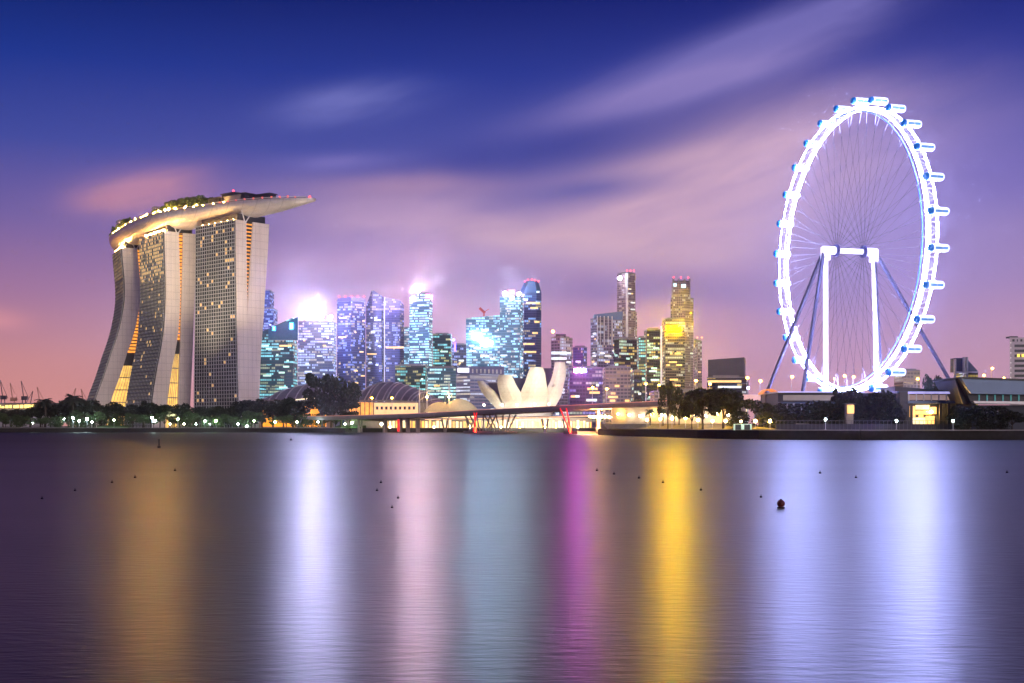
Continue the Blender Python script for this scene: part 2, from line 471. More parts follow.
gb = MB(); secs = []
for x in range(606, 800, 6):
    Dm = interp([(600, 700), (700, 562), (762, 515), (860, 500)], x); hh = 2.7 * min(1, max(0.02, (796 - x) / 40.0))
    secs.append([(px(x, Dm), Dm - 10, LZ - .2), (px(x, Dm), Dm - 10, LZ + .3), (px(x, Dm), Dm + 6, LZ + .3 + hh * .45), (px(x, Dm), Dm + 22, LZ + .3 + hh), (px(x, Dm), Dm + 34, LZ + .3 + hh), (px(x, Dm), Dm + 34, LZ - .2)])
gb.loft(secs); gb.build('sloping_ground', mat('bank_grass_gold_lit', (.16, .15, .05), .9, var=.4, scale=.3), kind='structure')  # gold lamp light is put into this grass colour

# ------------------------------------------------------------------ the three hotel towers
WALLTOP = 184.8
LEV = [(431, 0)]


def smoothtab(tab, z):
    """Catmull-Rom through the table"""
    tab = sorted(tab); n = len(tab)
    if z <= tab[0][0]: return tab[0][1]
    if z >= tab[-1][0]: return tab[-1][1]
    for i in range(n - 1):
        if z <= tab[i + 1][0]:
            t = (z - tab[i][0]) / (tab[i + 1][0] - tab[i][0])
            p1, p2 = tab[i][1], tab[i + 1][1]; p0 = tab[i - 1][1] if i else p1; p3 = tab[i + 2][1] if i + 2 < n else p2
            return 0.5 * (2 * p1 + (p2 - p0) * t + (2 * p0 - 5 * p1 + 4 * p2 - p3) * t * t + (3 * p1 - p0 - 3 * p2 + p3) * t ** 3)


def hotel(cname, C, ang, splay, wA, bin_, bout, near_ext, far_ext, label, wins, dense, atr):
    """C: plan point of the near corner of the glass face; ang: plan angle of the long axis, towards the left of +Y.
    splay/bin_/bout: tables z -> offset along the outward normal of the glass face, of slab B's inner and outer face"""
    u = Vector((-math.sin(R(ang)), math.cos(R(ang)))); n = Vector((-math.cos(R(ang)), -math.sin(R(ang))))
    L = 60.0
    def P(a, k, z): q = Vector(C) + u * a + n * k; return (q.x, q.y, z)
    r = thing('hotel_tower', (*P(30, -wA, 0)[:2], LZ), label, 'hotel tower', 'three curved hotel towers under one roof deck')
    zs = [LZ - 1 + (WALLTOP - LZ + 1) * i / 46 for i in range(47)]
    ne = lambda z: smoothtab(near_ext, z); fe = lambda z: smoothtab(far_ext, z); sp = lambda z: smoothtab(splay, z)
    # end walls: both slabs, pale
    a = MB(); a.loft([[P(-ne(z), sp(z), z), P(-ne(z), sp(z) - wA, z), P(L + fe(z), sp(z) - wA, z), P(L + fe(z), sp(z), z)] for z in zs])
    a.build('front_slab_wall', M['wall_beige'], r)
    b = MB(); bi = lambda z: smoothtab(bin_, z); bo = lambda z: smoothtab(bout, z)
    b.loft([[P(-ne(z) + 0.6, bi(z), z), P(-ne(z) + 0.6, bo(z), z), P(L + fe(z), bo(z), z), P(L + fe(z), bi(z), z)] for z in zs])
    b.build('rear_slab_wall', M['wall_beige'], r)
    # glass face as a thin box proud of the front slab
    e = 1.2
    g = MB(); g.loft([[P(-ne(z) + e, sp(z) + 0.9, z), P(-ne(z) + e, sp(z) + 0.1, z), P(L + fe(z) - 0.3, sp(z) + 0.1, z), P(L + fe(z) - 0.3, sp(z) + 0.9, z)] for z in zs])
    g.build('glass_face', M['glass_dark'], r)
    # floor slabs with parapets, and fins
    s = MB(); nf = 55; fh = (WALLTOP - LZ) / nf
    for i in range(nf + 1):
        z = LZ + i * fh
        for (z0, z1) in ((z - 0.42, z + 0.18),):
            if z1 > WALLTOP: z0, z1 = WALLTOP - 0.9, WALLTOP - 0.004
            k = sp(z); s.loft([[P(-ne(z) + 0.4, k + 1.7, q), P(-ne(z) + 0.4, k + 0.92, q), P(L + fe(z), k + 0.92, q), P(L + fe(z), k + 1.7, q)] for q in (z0, z1)])
    s.build('balcony_edges', M['slab'], r)
    fn = MB(); nb = 17
    for j in range(nb + 1):
        def A(z): return -ne(z) + e + (L + fe(z) - 0.6 + ne(z) - e) * j / nb
        fn.loft([[P(A(z), sp(z) + 1.45, z), P(A(z), sp(z) + 0.92, z), P(A(z) + 0.34, sp(z) + 0.92, z), P(A(z) + 0.34, sp(z) + 1.45, z)] for z in zs[:-1] + [WALLTOP - 1]])
    fn.build('facade_fins', M['slab'], r)
    # rooms with their lights on, one pane each
    def room(f, j, hh=1):
        z0 = LZ + f * fh + 0.3; z1 = z0 + fh * hh - 0.85
        def A(z, q): return -ne(z) + e + (L + fe(z) - 0.6 + ne(z) - e) * q / nb
        w = MB(); w.loft([[P(A(z, j) + 0.4, sp(z) + 1.1, z), P(A(z, j) + 0.4, sp(z) + 0.92, z), P(A(z, j + 1) - 0.1, sp(z) + 0.92, z), P(A(z, j + 1) - 0.1, sp(z) + 1.1, z)] for z in (z0, z1)])
        w.build('lit_window', G['winhotel'], r)
    used = set()
    for (t, zz, hh) in wins:
        j = min(nb - 1, max(0, int((1 - t) * nb))); f = int((zz - LZ) / fh)
        if (f, j) not in used: used.add((f, j)); room(f, j, hh)
    rnd = random.Random(len(wins) * 7 + int(ang))
    for (f0, f1, prob) in dense:
        for f in range(f0, f1):
            for j in range(nb):
                if rnd.random() < prob and (f, j) not in used: used.add((f, j)); room(f, j)
    # lit corridor and atrium between the two slabs
    za, zb = atr
    def gapstrip(name, zlo, zhi, m, k, rows=None, inset=2.5):
        zz = [zlo + (zhi - zlo) * i / 14 for i in range(15)]
        w = MB(); w.loft([[P(inset - ne(z), sp(z) - wA + 0.3, z), P(inset - ne(z), max(bi(z), -200) - 0.3, z), P(inset - ne(z) + 1, bi(z) - 0.3, z), P(inset - ne(z) + 1, sp(z) - wA + 0.3, z)] for z in zz])
        w.build(name, m, r)
    if zb: gapstrip('atrium_glazing', LZ, zb, G['atrium'], 0, inset=3.5)
    gapstrip('corridor_glazing', za, WALLTOP - 0.5, G['gap'], 0)
    z = za
    while z < WALLTOP - 1:
        lv = MB(); lv.loft([[P(2.2 - ne(z), sp(z) - wA + 0.2, q), P(2.2 - ne(z), bi(z) - 0.2, q), P(2.45 - ne(z), bi(z) - 0.2, q), P(2.45 - ne(z), sp(z) - wA + 0.2, q)] for q in (z, z + (1.1 if zb else 2.1))])
        z += fh; lv.build('corridor_floor', M['recess'], r)
    if zb:
        gap = MB(); z = zb + 0.3
        zz = [zb, za]
        gap.loft([[P(3.0 - ne(z), sp(z) - wA + 0.2, z), P(3.0 - ne(z), bi(z) - 0.2, z), P(4.2 - ne(z), bi(z) - 0.2, z), P(4.2 - ne(z), sp(z) - wA + 0.2, z)] for z in zz])
        gap.build('link_storey', M['recess'], r)
        mu = MB()
        for q in range(1, 6):
            mu.loft([[P(3.3 - ne(z), sp(z) - wA + (bi(z) - sp(z) + wA) * q / 6.0 + 0.3, z), P(3.3 - ne(z), sp(z) - wA + (bi(z) - sp(z) + wA) * q / 6.0 - 0.15, z),
                      P(3.45 - ne(z), sp(z) - wA + (bi(z) - sp(z) + wA) * q / 6.0 - 0.15, z), P(3.45 - ne(z), sp(z) - wA + (bi(z) - sp(z) + wA) * q / 6.0 + 0.3, z)] for z in [LZ + (zb - LZ) * i / 8 for i in range(9)]])
        mu.build('atrium_mullions', M['concrete'], r)
        for k_ in range(1, 5):
            z = LZ + (zb - LZ) * k_ / 5.0; bm_ = MB()
            bm_.loft([[P(3.1 - ne(z), sp(z) - wA + 0.2, q), P(3.1 - ne(z), bi(z) - 0.2, q), P(3.28 - ne(z), bi(z) - 0.2, q), P(3.28 - ne(z), sp(z) - wA + 0.2, q)] for q in (z, z + .9)])
            bm_.build('atrium_beam', M['concrete'], r)
    # set-back dark storeys under the deck
    t = MB(); t.prism([P(2.5, -3.5, 0)[:2], P(2.5, bo(WALLTOP) + 3, 0)[:2], P(L - 2, bo(WALLTOP) + 3, 0)[:2], P(L - 2, -3.5, 0)[:2]], WALLTOP + 0.003, 191)
    t.build('set_back_storey', M['recess'], r)
    # white V props from the roof of the slab to the hull
    v = MB()
    for aa in (0.5,):
        kk = -wA * 0.9
        v.tube([P(aa, kk, WALLTOP - 2), P(aa - 3, kk + 5.5, 193)], 0.55, 6); v.tube([P(aa, kk, WALLTOP - 2), P(aa - 3, kk - 5.5, 193)], 0.55, 6)
    v.build('deck_prop', M['white'], r)
    lt = MB()
    for q in range(6):
        p = P(4 + q * 9.5, -0.6, 0); lt.box(p[0] - .4, p[0] + .4, p[1] - .4, p[1] + .4, WALLTOP + 0.01, WALLTOP + 0.7)
    lt.build('roof_edge_lamps', glow('crown_amber', (1, .50, .12), 300) if dense and 'crown_amber' not in bpy.data.materials else (bpy.data.materials['crown_amber'] if dense else G['warmwhite']), r)
    if dense and label[0] != 'd':
        for q in range(5):  # amber lamps and hoods added for a bronze streak on the water
            c = Vector(P(5 + q * 10.5, -0.9, WALLTOP + 1.3)); t_ = Vector((-c.x, -c.y, 0)).normalized(); sd = Vector((-t_.y, t_.x, 0)); up = Vector((0, 0, 1))
            h = MB(); h.loft([[c + sd * a - t_ * .3 + up * z_ for a, z_ in ((-1.2, -1.1), (1.2, -1.1), (1.2, .9), (-1.2, .9))], [c + sd * a - t_ * .02 + up * z_ for a, z_ in ((-1.2, -1.1), (1.2, -1.1), (1.2, .9), (-1.2, .9))]])
            h.loft([[c + sd * a - t_ * .02 + up * z_ for a, z_ in ((-1.2, .7), (1.2, .7), (1.2, .9), (-1.2, .9))], [c + sd * a + t_ * 1.6 + up * z_ for a, z_ in ((-1.2, .7), (1.2, .7), (1.2, .9), (-1.2, .9))]])
            hd = h.build('added_streak_lamp', M['dark'], r)
            h = MB(); h.quad(c - sd - up * .9, c + sd - up * .9, c + sd + up * .65, c - sd + up * .65); h.build('streak_lamp_panel', bpy.data.materials.get('amber_streak_glow') or glow('amber_streak_glow', (1, .46, .10), 2600), hd)
    return P


def yz(y, D): return pz(y, D)


# right tower windows read off the photograph as (share of the face from the left, height)
def rwin(zx, zy, which=1):
    if which == 1: x, y = 70 + zx / 3.938, 170 + zy / 3.936
    else: x, y = 70 + zx / 3.938, 290 + zy / 3.938
    xl = 197.5 + (189 - 197.5) * (y - 222) / 180; xr = 236 + 3 * (y - 222) / 180
    return ((x - xl) / (xr - xl), pz(y, 1120), 1)


RW = [rwin(*p) for p in [(575, 215), (650, 240), (520, 270), (520, 283), (568, 255), (590, 245), (612, 240), (623, 293), (622, 325), (622, 337), (645, 320), (623, 360), (640, 358),
                         (655, 356), (634, 388), (587, 340), (550, 400), (516, 443), (563, 437), (549, 453), (655, 425), (633, 455), (607, 527), (656, 577), (541, 628), (563, 638), (534, 262), (566, 268)]]
RW += [rwin(x, y, 2) for x, y in [(523, 292), (615, 288), (541, 332), (490, 402), (512, 428), (487, 440), (552, 372), (536, 70), (563, 167), (545, 155)]]
HP = {}
HP['r'] = hotel('r', (px(236, 1101), 1101), 47.5, [(0, 0), (200, 0)], 10.9,
                [(0, -10.5), (80, -10.8), (94, -11.1), (140, -14.6), (190, -18.7)], [(0, -20.5), (60, -24), (104, -29), (190, -36)],
                [(0, 5.5), (90, 2), (190, 0)], [(0, 3), (90, 1.5), (190, 0)],
                'dark glass hotel tower with scattered lit rooms, rightmost under the long roof deck', RW, [(2, 54, 0.02)], (94, None))
RW2 = [(.7, pz(y, 1190), 1) for y in (313, 330)] + [(.3, pz(327, 1190), 1), (.45, pz(343, 1190), 1), (.55, pz(343, 1190), 1), (.6, pz(345, 1190), 1), (.5, pz(346, 1190), 1),
                                                 (.35, pz(361, 1190), 1), (.4, pz(366, 1190), 1), (.9, pz(384, 1190), 1), (.3, pz(401, 1190), 1), (.7, pz(378, 1190), 1)]
HP['m'] = hotel('m', (px(164.5, 1166), 1166), 37, [(LZ, 13), (pz(402, 1166), 11.5), (pz(370, 1166), 7), (pz(343, 1166), 2.2), (pz(320, 1166), -0.4), (pz(290, 1166), -1.4), (pz(255, 1166), -0.6), (WALLTOP, 0)], 13.9,
                [(LZ, -13.0), (pz(343, 1166), -15.5), (WALLTOP, -18.2)], [(LZ, -24.5), (pz(343, 1166), -28), (WALLTOP, -31)],
                [(0, 0), (190, 0)], [(0, 5), (80, 2), (190, 0)],
                'middle dark glass hotel tower with its top floors lit gold', RW2, [(43, 55, 0.62), (41, 43, 0.15), (2, 41, .03)], (84, 72))
HP['l'] = hotel('l', (px(122, 1274), 1274), 25, [(LZ, 30), (pz(399, 1274), 25), (pz(376, 1274), 17), (pz(353, 1274), 10), (pz(335, 1274), 4), (pz(318, 1274), 0), (pz(300, 1274), -2.6), (pz(284, 1274), -2.8), (WALLTOP, 0)], 15,
                [(LZ, -3), (pz(376, 1274), -12), (pz(343, 1274), -15.5), (WALLTOP, -19)], [(LZ, -16), (pz(343, 1274), -28), (WALLTOP, -31)],
                [(0, 0), (190, 0)], [(0, 4), (190, 0)],
                'farthest hotel tower, sweeping outwards at its foot on the left', [(.5, 90, 1), (.3, 120, 1), (.8, 100, 1)], [(46, 55, 0.6), (40, 46, 0.25), (3, 40, .04)], (78, 66))

# ------------------------------------------------------------------ roof deck (boat-shaped) across the towers
spine = [(-168.5, 1077), (-187, 1087), (-206, 1099), (-228, 1114.5), (-250, 1134), (-272, 1153), (-292, 1168), (-309, 1181), (-327, 1200), (-344, 1223), (-362, 1251), (-378, 1281), (-394, 1310), (-410, 1343), (-424, 1375), (-433, 1396)]
halfw = [3.0, 8, 12, 15.5, 18, 19, 19.5, 19.5, 19.5, 19.5, 19.5, 19.5, 19.5, 17.5, 13, 3]
keel = [196.4, 193.4, 191.0, 189.4, 188.4, 188.0, 188, 188, 188, 188, 188, 188.3, 189.0, 190.4, 193.5, 199.5]
rim = [199.0, 199.8, 200.6, 201.4, 202, 202.3, 202.6, 202.8, 203, 203, 203, 203, 203, 203, 202.8, 202.6]
sky_r = thing('roof_deck', (-309, 1181, 190), 'long boat-shaped roof deck spanning the tops of the three hotel towers', 'roof deck')


def spine_at(t, off=0.0, z=None):
    k = t * (len(spine) - 1); i = min(int(k), len(spine) - 2); fr = k - i
    p = Vector(spine[i]).lerp(Vector(spine[i + 1]), fr); d = (Vector(spine[min(i + 2, len(spine) - 1)]) - Vector(spine[max(i - 1, 0)])).normalized()
    nn = Vector((d.y, -d.x))     # towards far side (right of travel)
    hw = halfw[i] + (halfw[i + 1] - halfw[i]) * fr; zr = rim[i] + (rim[i + 1] - rim[i]) * fr; kz = keel[i] + (keel[i + 1] - keel[i]) * fr
    q = p - nn * off * hw
    return (q.x, q.y, zr if z is None else z), zr, kz, hw


hu = MB(); secs = []
for i in range(len(spine)):
    t = i / (len(spine) - 1); sec = []
    (_, zr, kz, hw) = spine_at(t)
    for k in range(-7, 8):
        a = k / 7.0; z = kz + (zr - kz) * (abs(a) ** 3.6)
        p, _, _, _ = spine_at(t, a); sec.append((p[0], p[1], z))
    secs.append(sec)
hu.loft(secs); hu.build('hull', M['hull'], sky_r, smooth=True)
dk = MB(); dk.loft([[(*spine_at(i / 60, -0.93)[0][:2], spine_at(i / 60)[1] + 0.01), (*spine_at(i / 60, 0.93)[0][:2], spine_at(i / 60)[1] + 0.01),
                      (*spine_at(i / 60, 0.93)[0][:2], spine_at(i / 60)[1] + 0.5), (*spine_at(i / 60, -0.93)[0][:2], spine_at(i / 60)[1] + 0.5)] for i in range(1, 60)])
dk.build('deck_floor', M['concrete'], sky_r)
for sd in (-1, 1):
    b = MB(); b.tube([(*spine_at(i / 60, sd * 0.97)[0][:2], spine_at(i / 60)[1] + 1.2) for i in range(1, 60)], 0.28, 5)
    b.build('rim_rail', M['white'], sky_r)
b = MB()
for i in range(14, 56):
    q, zr, _, _ = spine_at(i / 60, -0.9)
    q2, zr, _, _ = spine_at(i / 60, 0.9)
    for qq in (q, q2):
        if i % 2: b.box(qq[0] - .5, qq[0] + .5, qq[1] - .5, qq[1] + .5, zr + .5, zr + 1.3)
b.build('deck_edge_lamps', G['gold'], sky_r)
for t0, t1, nm in ((0.06, 0.27, 'red_deck_lamps'),):
    b = MB()
    for i in range(18):
        q, zr, _, _ = spine_at(t0 + (t1 - t0) * i / 17, 0.75 if i % 2 else 0.2); b.box(q[0] - .7, q[0] + .7, q[1] - .5, q[1] + .5, zr + 1.2, zr + 2.4)
    b.build(nm, glow('deck_red_lamp', (1, 0.12, 0.08), 1.6), sky_r)
b = MB()
for i in range(16):
    q, zr, _, _ = spine_at(0.83 + 0.14 * i / 15, 0.6 if i % 2 else -0.2); b.box(q[0] - .7, q[0] + .7, q[1] - .5, q[1] + .5, zr + 1.2, zr + 2.6)
b.build('red_deck_lamps', glow('deck_red_lamp_b', (1, 0.15, 0.06), 1.3), sky_r)
# pavilions on the deck
for t, off, hw_, hd, hh, mk in ((0.255, 0.2, 9, 6, 9.5, 'dark'), (0.30, 0.3, 8, 5, 7.2, 'recess'), (0.215, 0.3, 7, 5, 7.5, 'dark'), (0.16, 0.3, 12, 4, 5.0, 'recess'), (0.235, 0.6, 10, 2, 6.0, 'concrete'), (0.44, 0.2, 8, 4, 4.5, 'recess'), (0.66, 0.1, 10, 4, 4.0, 'recess'), (0.9, 0.0, 6, 4, 5, 'recess')):
    q, zr, _, _ = spine_at(t, off); q2, _, _, _ = spine_at(min(t + .02, 1), off); d = Vector((q2[0] - q[0], q2[1] - q[1])).normalized()
    b = MB(); b.obox(q[:2], d, Vector((-d.y, d.x)), hw_, hd, zr + 0.52, zr + hh); b.obox(q[:2], d, Vector((-d.y, d.x)), hw_ + 1, hd + 1, zr + hh + .003, zr + hh + 0.5)
    b.build('pavilion', M[mk], sky_r)
q, zr, _, _ = spine_at(0.255, 0.2)
b = MB(); b.tube([(q[0], q[1], zr + 9.9), (q[0], q[1], zr + 12.5)], 0.25, 6); b.build('mast', M['steel'], sky_r)
b = MB(); b.ball((q[0], q[1], zr + 12.9), 0.9); b.build('beacon', G['redlamp'], sky_r)
q, zr, _, _ = spine_at(0.015, 0); b = MB(); b.ball((q[0], q[1], zr + 1.2), 1.3); b.build('beacon', glow('tip_red', (1, .1, .1), 2.5), sky_r)


# ------------------------------------------------------------------ trees
def crown_mesh(name, blobs, n, size, seed, m=None):
    rnd = random.Random(seed); vs, fs = [], []
    for i in range(n):
        c, rx, rz = rnd.choice(blobs)
        while True:
            p = Vector((rnd.uniform(-1, 1), rnd.uniform(-1, 1), rnd.uniform(-1, 1)))
            if p.length <= 1: break
        if p.length > 0: p = p.normalized() * (p.length ** 0.45)
        p = Vector((c[0] + p.x * rx, c[1] + p.y * rx, c[2] + p.z * rz))
        a = Vector((rnd.gauss(0, 1), rnd.gauss(0, 1), rnd.gauss(0, 1))).normalized(); b_ = a.orthogonal().normalized()
        b_.rotate(__import__('mathutils').Quaternion(a, rnd.uniform(0, 6.28))); c2 = a.cross(b_)
        s = size * rnd.uniform(0.5, 1.3); k = len(vs)
        vs += [p - b_ * s, p + c2 * s * 0.6, p + b_ * s, p - c2 * s * 0.6]; fs.append((k, k + 1, k + 2, k + 3))
    me = bpy.data.meshes.new(name); me.from_pydata([tuple(v) for v in vs], [], fs); me.materials.append(m or M['leaf']); return me


def trunk_mesh(name, h, r, limbs, seed):
    rnd = random.Random(seed); b = MB()
    b.tube([(0, 0, -0.5), (0.02 * h, 0, h * 0.35), (0, 0.02 * h, h * 0.7)], r, 7, r * 0.5)
    for (c, rx, rz) in limbs:
        b.tube([(0, 0, h * 0.3), (c[0] * .5, c[1] * .5, h * 0.3 + (c[2] - h * 0.3) * .6), (c[0], c[1], c[2])], r * 0.5, 5, r * 0.15)
    me = bpy.data.meshes.new(name); me.from_pydata(b.v, [], b.f); me.materials.append(M['bark']); return me


def proto(kind, seed):
    """unit-scale tree, 10 m high"""
    rnd = random.Random(seed)
    if kind == 'round':
        bl = [((rnd.uniform(-3.2, 3.2), rnd.uniform(-3.2, 3.2), rnd.uniform(5.0, 8.0)), rnd.uniform(1.5, 2.4), rnd.uniform(1.2, 1.9)) for _ in range(9)]
    elif kind == 'wide':
        bl = [((rnd.uniform(-5.5, 5.5), rnd.uniform(-4, 4), rnd.uniform(5.6, 8.2)), rnd.uniform(1.6, 2.4), rnd.uniform(1.0, 1.6)) for _ in range(13)]
    elif kind == 'tall':
        bl = [((rnd.uniform(-1.4, 1.4), rnd.uniform(-1.4, 1.4), 3 + 6.2 * i / 9), 1.9 - 0.12 * i, 1.2) for i in range(10)]
    elif kind == 'airy':
        bl = [((rnd.uniform(-3.0, 3.0), rnd.uniform(-2.5, 2.5), rnd.uniform(3.6, 9.2)), rnd.uniform(0.9, 1.6), rnd.uniform(0.6, 1.1)) for _ in range(15)]
    elif kind == 'bush':
        bl = [((rnd.uniform(-3.5, 3.5), rnd.uniform(-2, 2), rnd.uniform(1.5, 5.0)), rnd.uniform(2.2, 3.2), rnd.uniform(2, 3.6)) for _ in range(8)]
    elif kind == 'dome':
        bl = []
        for _ in range(26):
            a = rnd.uniform(0, 6.28); e = rnd.uniform(0.0, 1.4); rr = rnd.uniform(3.0, 4.3)
            bl.append(((math.cos(a) * math.cos(e) * rr, math.sin(a) * math.cos(e) * rr, 4.6 + math.sin(e) * rr * .93), rnd.uniform(1.2, 1.8), rnd.uniform(1.0, 1.5)))
    n = {'dome': 4200, 'round': 1500, 'wide': 1900, 'tall': 1100, 'airy': 1300, 'bush': 1300}[kind]
    return crown_mesh('crown', bl, n, 0.46, seed), trunk_mesh('trunk', 8.0, 0.28, bl[:7], seed)


PR = {(k, s): proto(k, 11 * s + i) for i, k in enumerate(('round', 'wide', 'tall', 'airy', 'bush', 'dome')) for s in range(3)}
# palm
def palm(seed):
    rnd = random.Random(seed); b = MB()
    for k in range(26):
        th = rnd.uniform(0, 6.28); el_ = rnd.uniform(-0.3, 1.1); L = rnd.uniform(2.2, 3.2)
        pts = [Vector((math.cos(th) * L * s * math.cos(el_), math.sin(th) * L * s * math.cos(el_), 8 + L * s * math.sin(el_) - 1.7 * s * s)) for s in (0, .33, .66, 1)]
        side = Vector((-math.sin(th), math.cos(th), 0))
        for i in range(3):
            w0, w1 = (0.35, 0.5, 0.4, 0.1)[i], (0.35, 0.5, 0.4, 0.1)[i + 1]
            for sg in (1, -1): b.quad(pts[i], pts[i] + side * w0 * sg - Vector((0, 0, .2)), pts[i + 1] + side * w1 * sg - Vector((0, 0, .2)), pts[i + 1])
    cm = bpy.data.meshes.new('crown'); cm.from_pydata([tuple(v) for v in b.v], [], b.f); cm.materials.append(M['leaf'])
    t = MB(); t.tube([(0, 0, -.5), (.2, 0, 4), (0, 0, 8)], 0.26, 6, 0.18)
    tm = bpy.data.meshes.new('trunk'); tm.from_pydata(t.v, [], t.f); tm.materials.append(M['bark']); return cm, tm


for s in range(2): PR[('palm', s)] = palm(s + 5)
TC = [0]


def tree(x, y, z, kind, h, label, group=None, width=1.0, name='tree', cat='tree', var=None, mat2=None):
    TC[0] += 1; rnd = random.Random(TC[0])
    ns = 2 if kind == 'palm' else 3
    cm, tm = PR[(kind, TC[0] % ns if var is None else var)]
    r = thing(name, (x, y, z), label, cat, group); r.rotation_euler = (0, 0, rnd.uniform(0, 6.28) if width == 1.0 or kind != 'wide' else rnd.uniform(-0.3, 0.3))
    hs = h / {'round': 9.6, 'wide': 9.4, 'tall': 10.2, 'airy': 9.8, 'bush': 7.5, 'dome': 9.6, 'palm': 9.2}[kind]
    r.scale = (hs * width, hs * width, hs)
    for nm, me in (('crown', cm), ('trunk', tm)):
        o = bpy.data.objects.new(nm, me); COL.objects.link(o); o.parent = r
        if mat2 and nm == 'crown':
            o.material_slots[0].link = 'OBJECT'; o.material_slots[0].material = mat2
    return r


# left shore: tree row (px x, px top, D, kind)
LT = {}
def ordn(k, zone):
    LT[(k, zone)] = LT.get((k, zone), 0) + 1
    return ('first second third fourth fifth sixth seventh eighth ninth tenth eleventh twelfth thirteenth fourteenth fifteenth sixteenth seventeenth eighteenth nineteenth twentieth'.split() + ['twenty-%s' % w for w in 'first second third fourth fifth sixth seventh eighth ninth'.split()] + ['thirtieth', 'thirty-first'])[LT[(k, zone)] - 1]
rnd = random.Random(4)
ZN = [(-30, 40, 'below the port cranes'), (40, 95, 'left of the farthest hotel tower'), (95, 150, 'below the farthest hotel tower'),
      (150, 190, 'below the middle hotel tower'), (190, 262, 'below the nearest hotel tower'), (262, 312, 'before the low grey shell roof')]
KN = {'round': 'rounded', 'wide': 'spreading', 'tall': 'narrow upright', 'airy': 'loose open', 'bush': 'low bushy'}
def tops(x):
    tab = [(-40, 406), (20, 408), (45, 402), (60, 404), (75, 399), (90, 402), (110, 402), (135, 404), (150, 403), (175, 406), (190, 408), (215, 408), (235, 404), (255, 400), (275, 400), (300, 401), (320, 400)]
    return interp(tab, x)
xs = -30.0
row = []
while xs < 312:
    row.append(xs); xs += rnd.uniform(7.5, 11)
for i, x in enumerate(row):
    kind = rnd.choice(['round', 'wide', 'round', 'airy', 'tall', 'round'])
    D = rnd.uniform(1035, 1070); h = pz(tops(x) + rnd.uniform(-2.5, 3), D) - LZ
    zone = [z[2] for z in ZN if z[0] <= x < z[1]][0]
    tree(px(x, D), D, LZ, kind, h, '%s back row tree, %s from left %s' % (KN[kind], ordn('b', zone), zone), 'garden trees along the left shore', {'round': 1.15, 'wide': 1.0, 'airy': 1.2, 'tall': 1.5}[kind])
xs = -26.0
while xs < 345:
    kind = rnd.choice(['round', 'bush', 'round', 'bush', 'airy']); D = rnd.uniform(1002, 1020); x = xs
    h = pz(413 + rnd.uniform(-3, 4), D) - LZ
    if 100 < x < 132: D += 25
    zone = [z[2] for z in ZN + [(312, 400, 'beside the tallest tree')] if z[0] <= x < z[1]][0]
    tree(px(x, D), D, LZ, kind, h, 'smaller %s front row tree, %s from left %s' % (KN[kind], ordn('f', zone), zone), 'smaller trees at the left water edge', 1.2, mat2=M['leaf_lit'] if len(LT) % 2 or rnd.random() < .5 else None)
    xs += rnd.uniform(9, 14)
tree(px(45, 1030), 1030, LZ, 'palm', pz(397, 1030) - LZ, 'palm standing above the tree row by the port cranes', None, 1.4, 'palm_tree', 'palm')
tree(px(73, 1030), 1030, LZ, 'palm', pz(393, 1030) - LZ, 'tall palm rising above the tree row left of the farthest hotel tower', None, 1.5, 'palm_tree', 'palm')
tree(px(322, 1000), 1000, LZ, 'airy', pz(375, 1000) - LZ, 'tall loose tree with open crown at the point of the left shore', None, 0.75, var=0)
tree(px(341, 1002), 1002, LZ, 'round', pz(375, 1002) - LZ, 'tall rounded dark tree beside the loose crowned one at the left shore point', None, 0.72, var=1)
tree(px(331, 996), 996, LZ, 'round', pz(392, 996) - LZ, 'lower dark tree between the two tallest trees of the left shore', None, 0.95, var=2)
tree(px(350, 996), 996, LZ, 'airy', pz(398, 996) - LZ, 'loose low tree right of the two tallest trees of the left shore', None, 0.9, var=1)

# ------------------------------------------------------------------ garden lamps on the left shore
def lamp_ball(name, x, y, z, r, m, label, cat, group=None, post=True, h=None, base=LZ):
    t = thing(name, (x, y, base), label, cat, group)
    if post:
        b = MB(); b.tube([(x, y, base), (x, y, z - r * 0.5)], 0.12 if z - base < 8 else 0.22, 6); b.box(x - .4, x + .4, y - .4, y + .4, base, base + .3); b.build('post', M['steel'], t)
    b = MB(); b.ball((x, y, z), r); b.build('lamp_globe', m, t)
    return t


GL = [(33, 423, 'greenwhite', .6), (64, 419, 'w', .6), (73, 418, 'w', 1.2), (79, 421, 'w', 1.0), (87, 419, 'w', 1.3), (92, 422, 'w', .8), (114, 420, 'g', .8), (152, 418, 'w', 1.1), (155, 421, 'w', 1.2), (170, 424, 'ww', .8), (178, 419, 'g', 1.2),
      (184, 424, 'ww', .9), (196, 424, 'w', .7), (205, 421, 'w', 1.0), (210, 424, 'w', .6), (216, 421, 'g', 1.2), (238, 424, 'w', .9), (247, 426, 'w', 1.0), (254, 421, 'g', .8), (275, 422, 'g', 1.0), (297, 422, 'g', .8), (318, 422, 'w', .8), (345, 424, 'g', .8), (352, 423, 'g', 1.0)]
G['gardenw'] = glow('garden_lamp_white', (0.75, 1.0, 0.95), 130)
G['gardeng'] = glow('garden_lamp_green', (0.55, 1.0, 0.35), 110)
PLC = [(0, 'by the far left cranes'), (60, 'left of the hotel foot'), (100, 'on the lit lawn'), (140, 'below the left hotel tower'), (165, 'below the middle hotel tower'), (190, 'below the nearest hotel tower'), (245, 'right of the nearest hotel tower'), (268, 'before the grey shell roof'), (310, 'beside the tallest tree')]
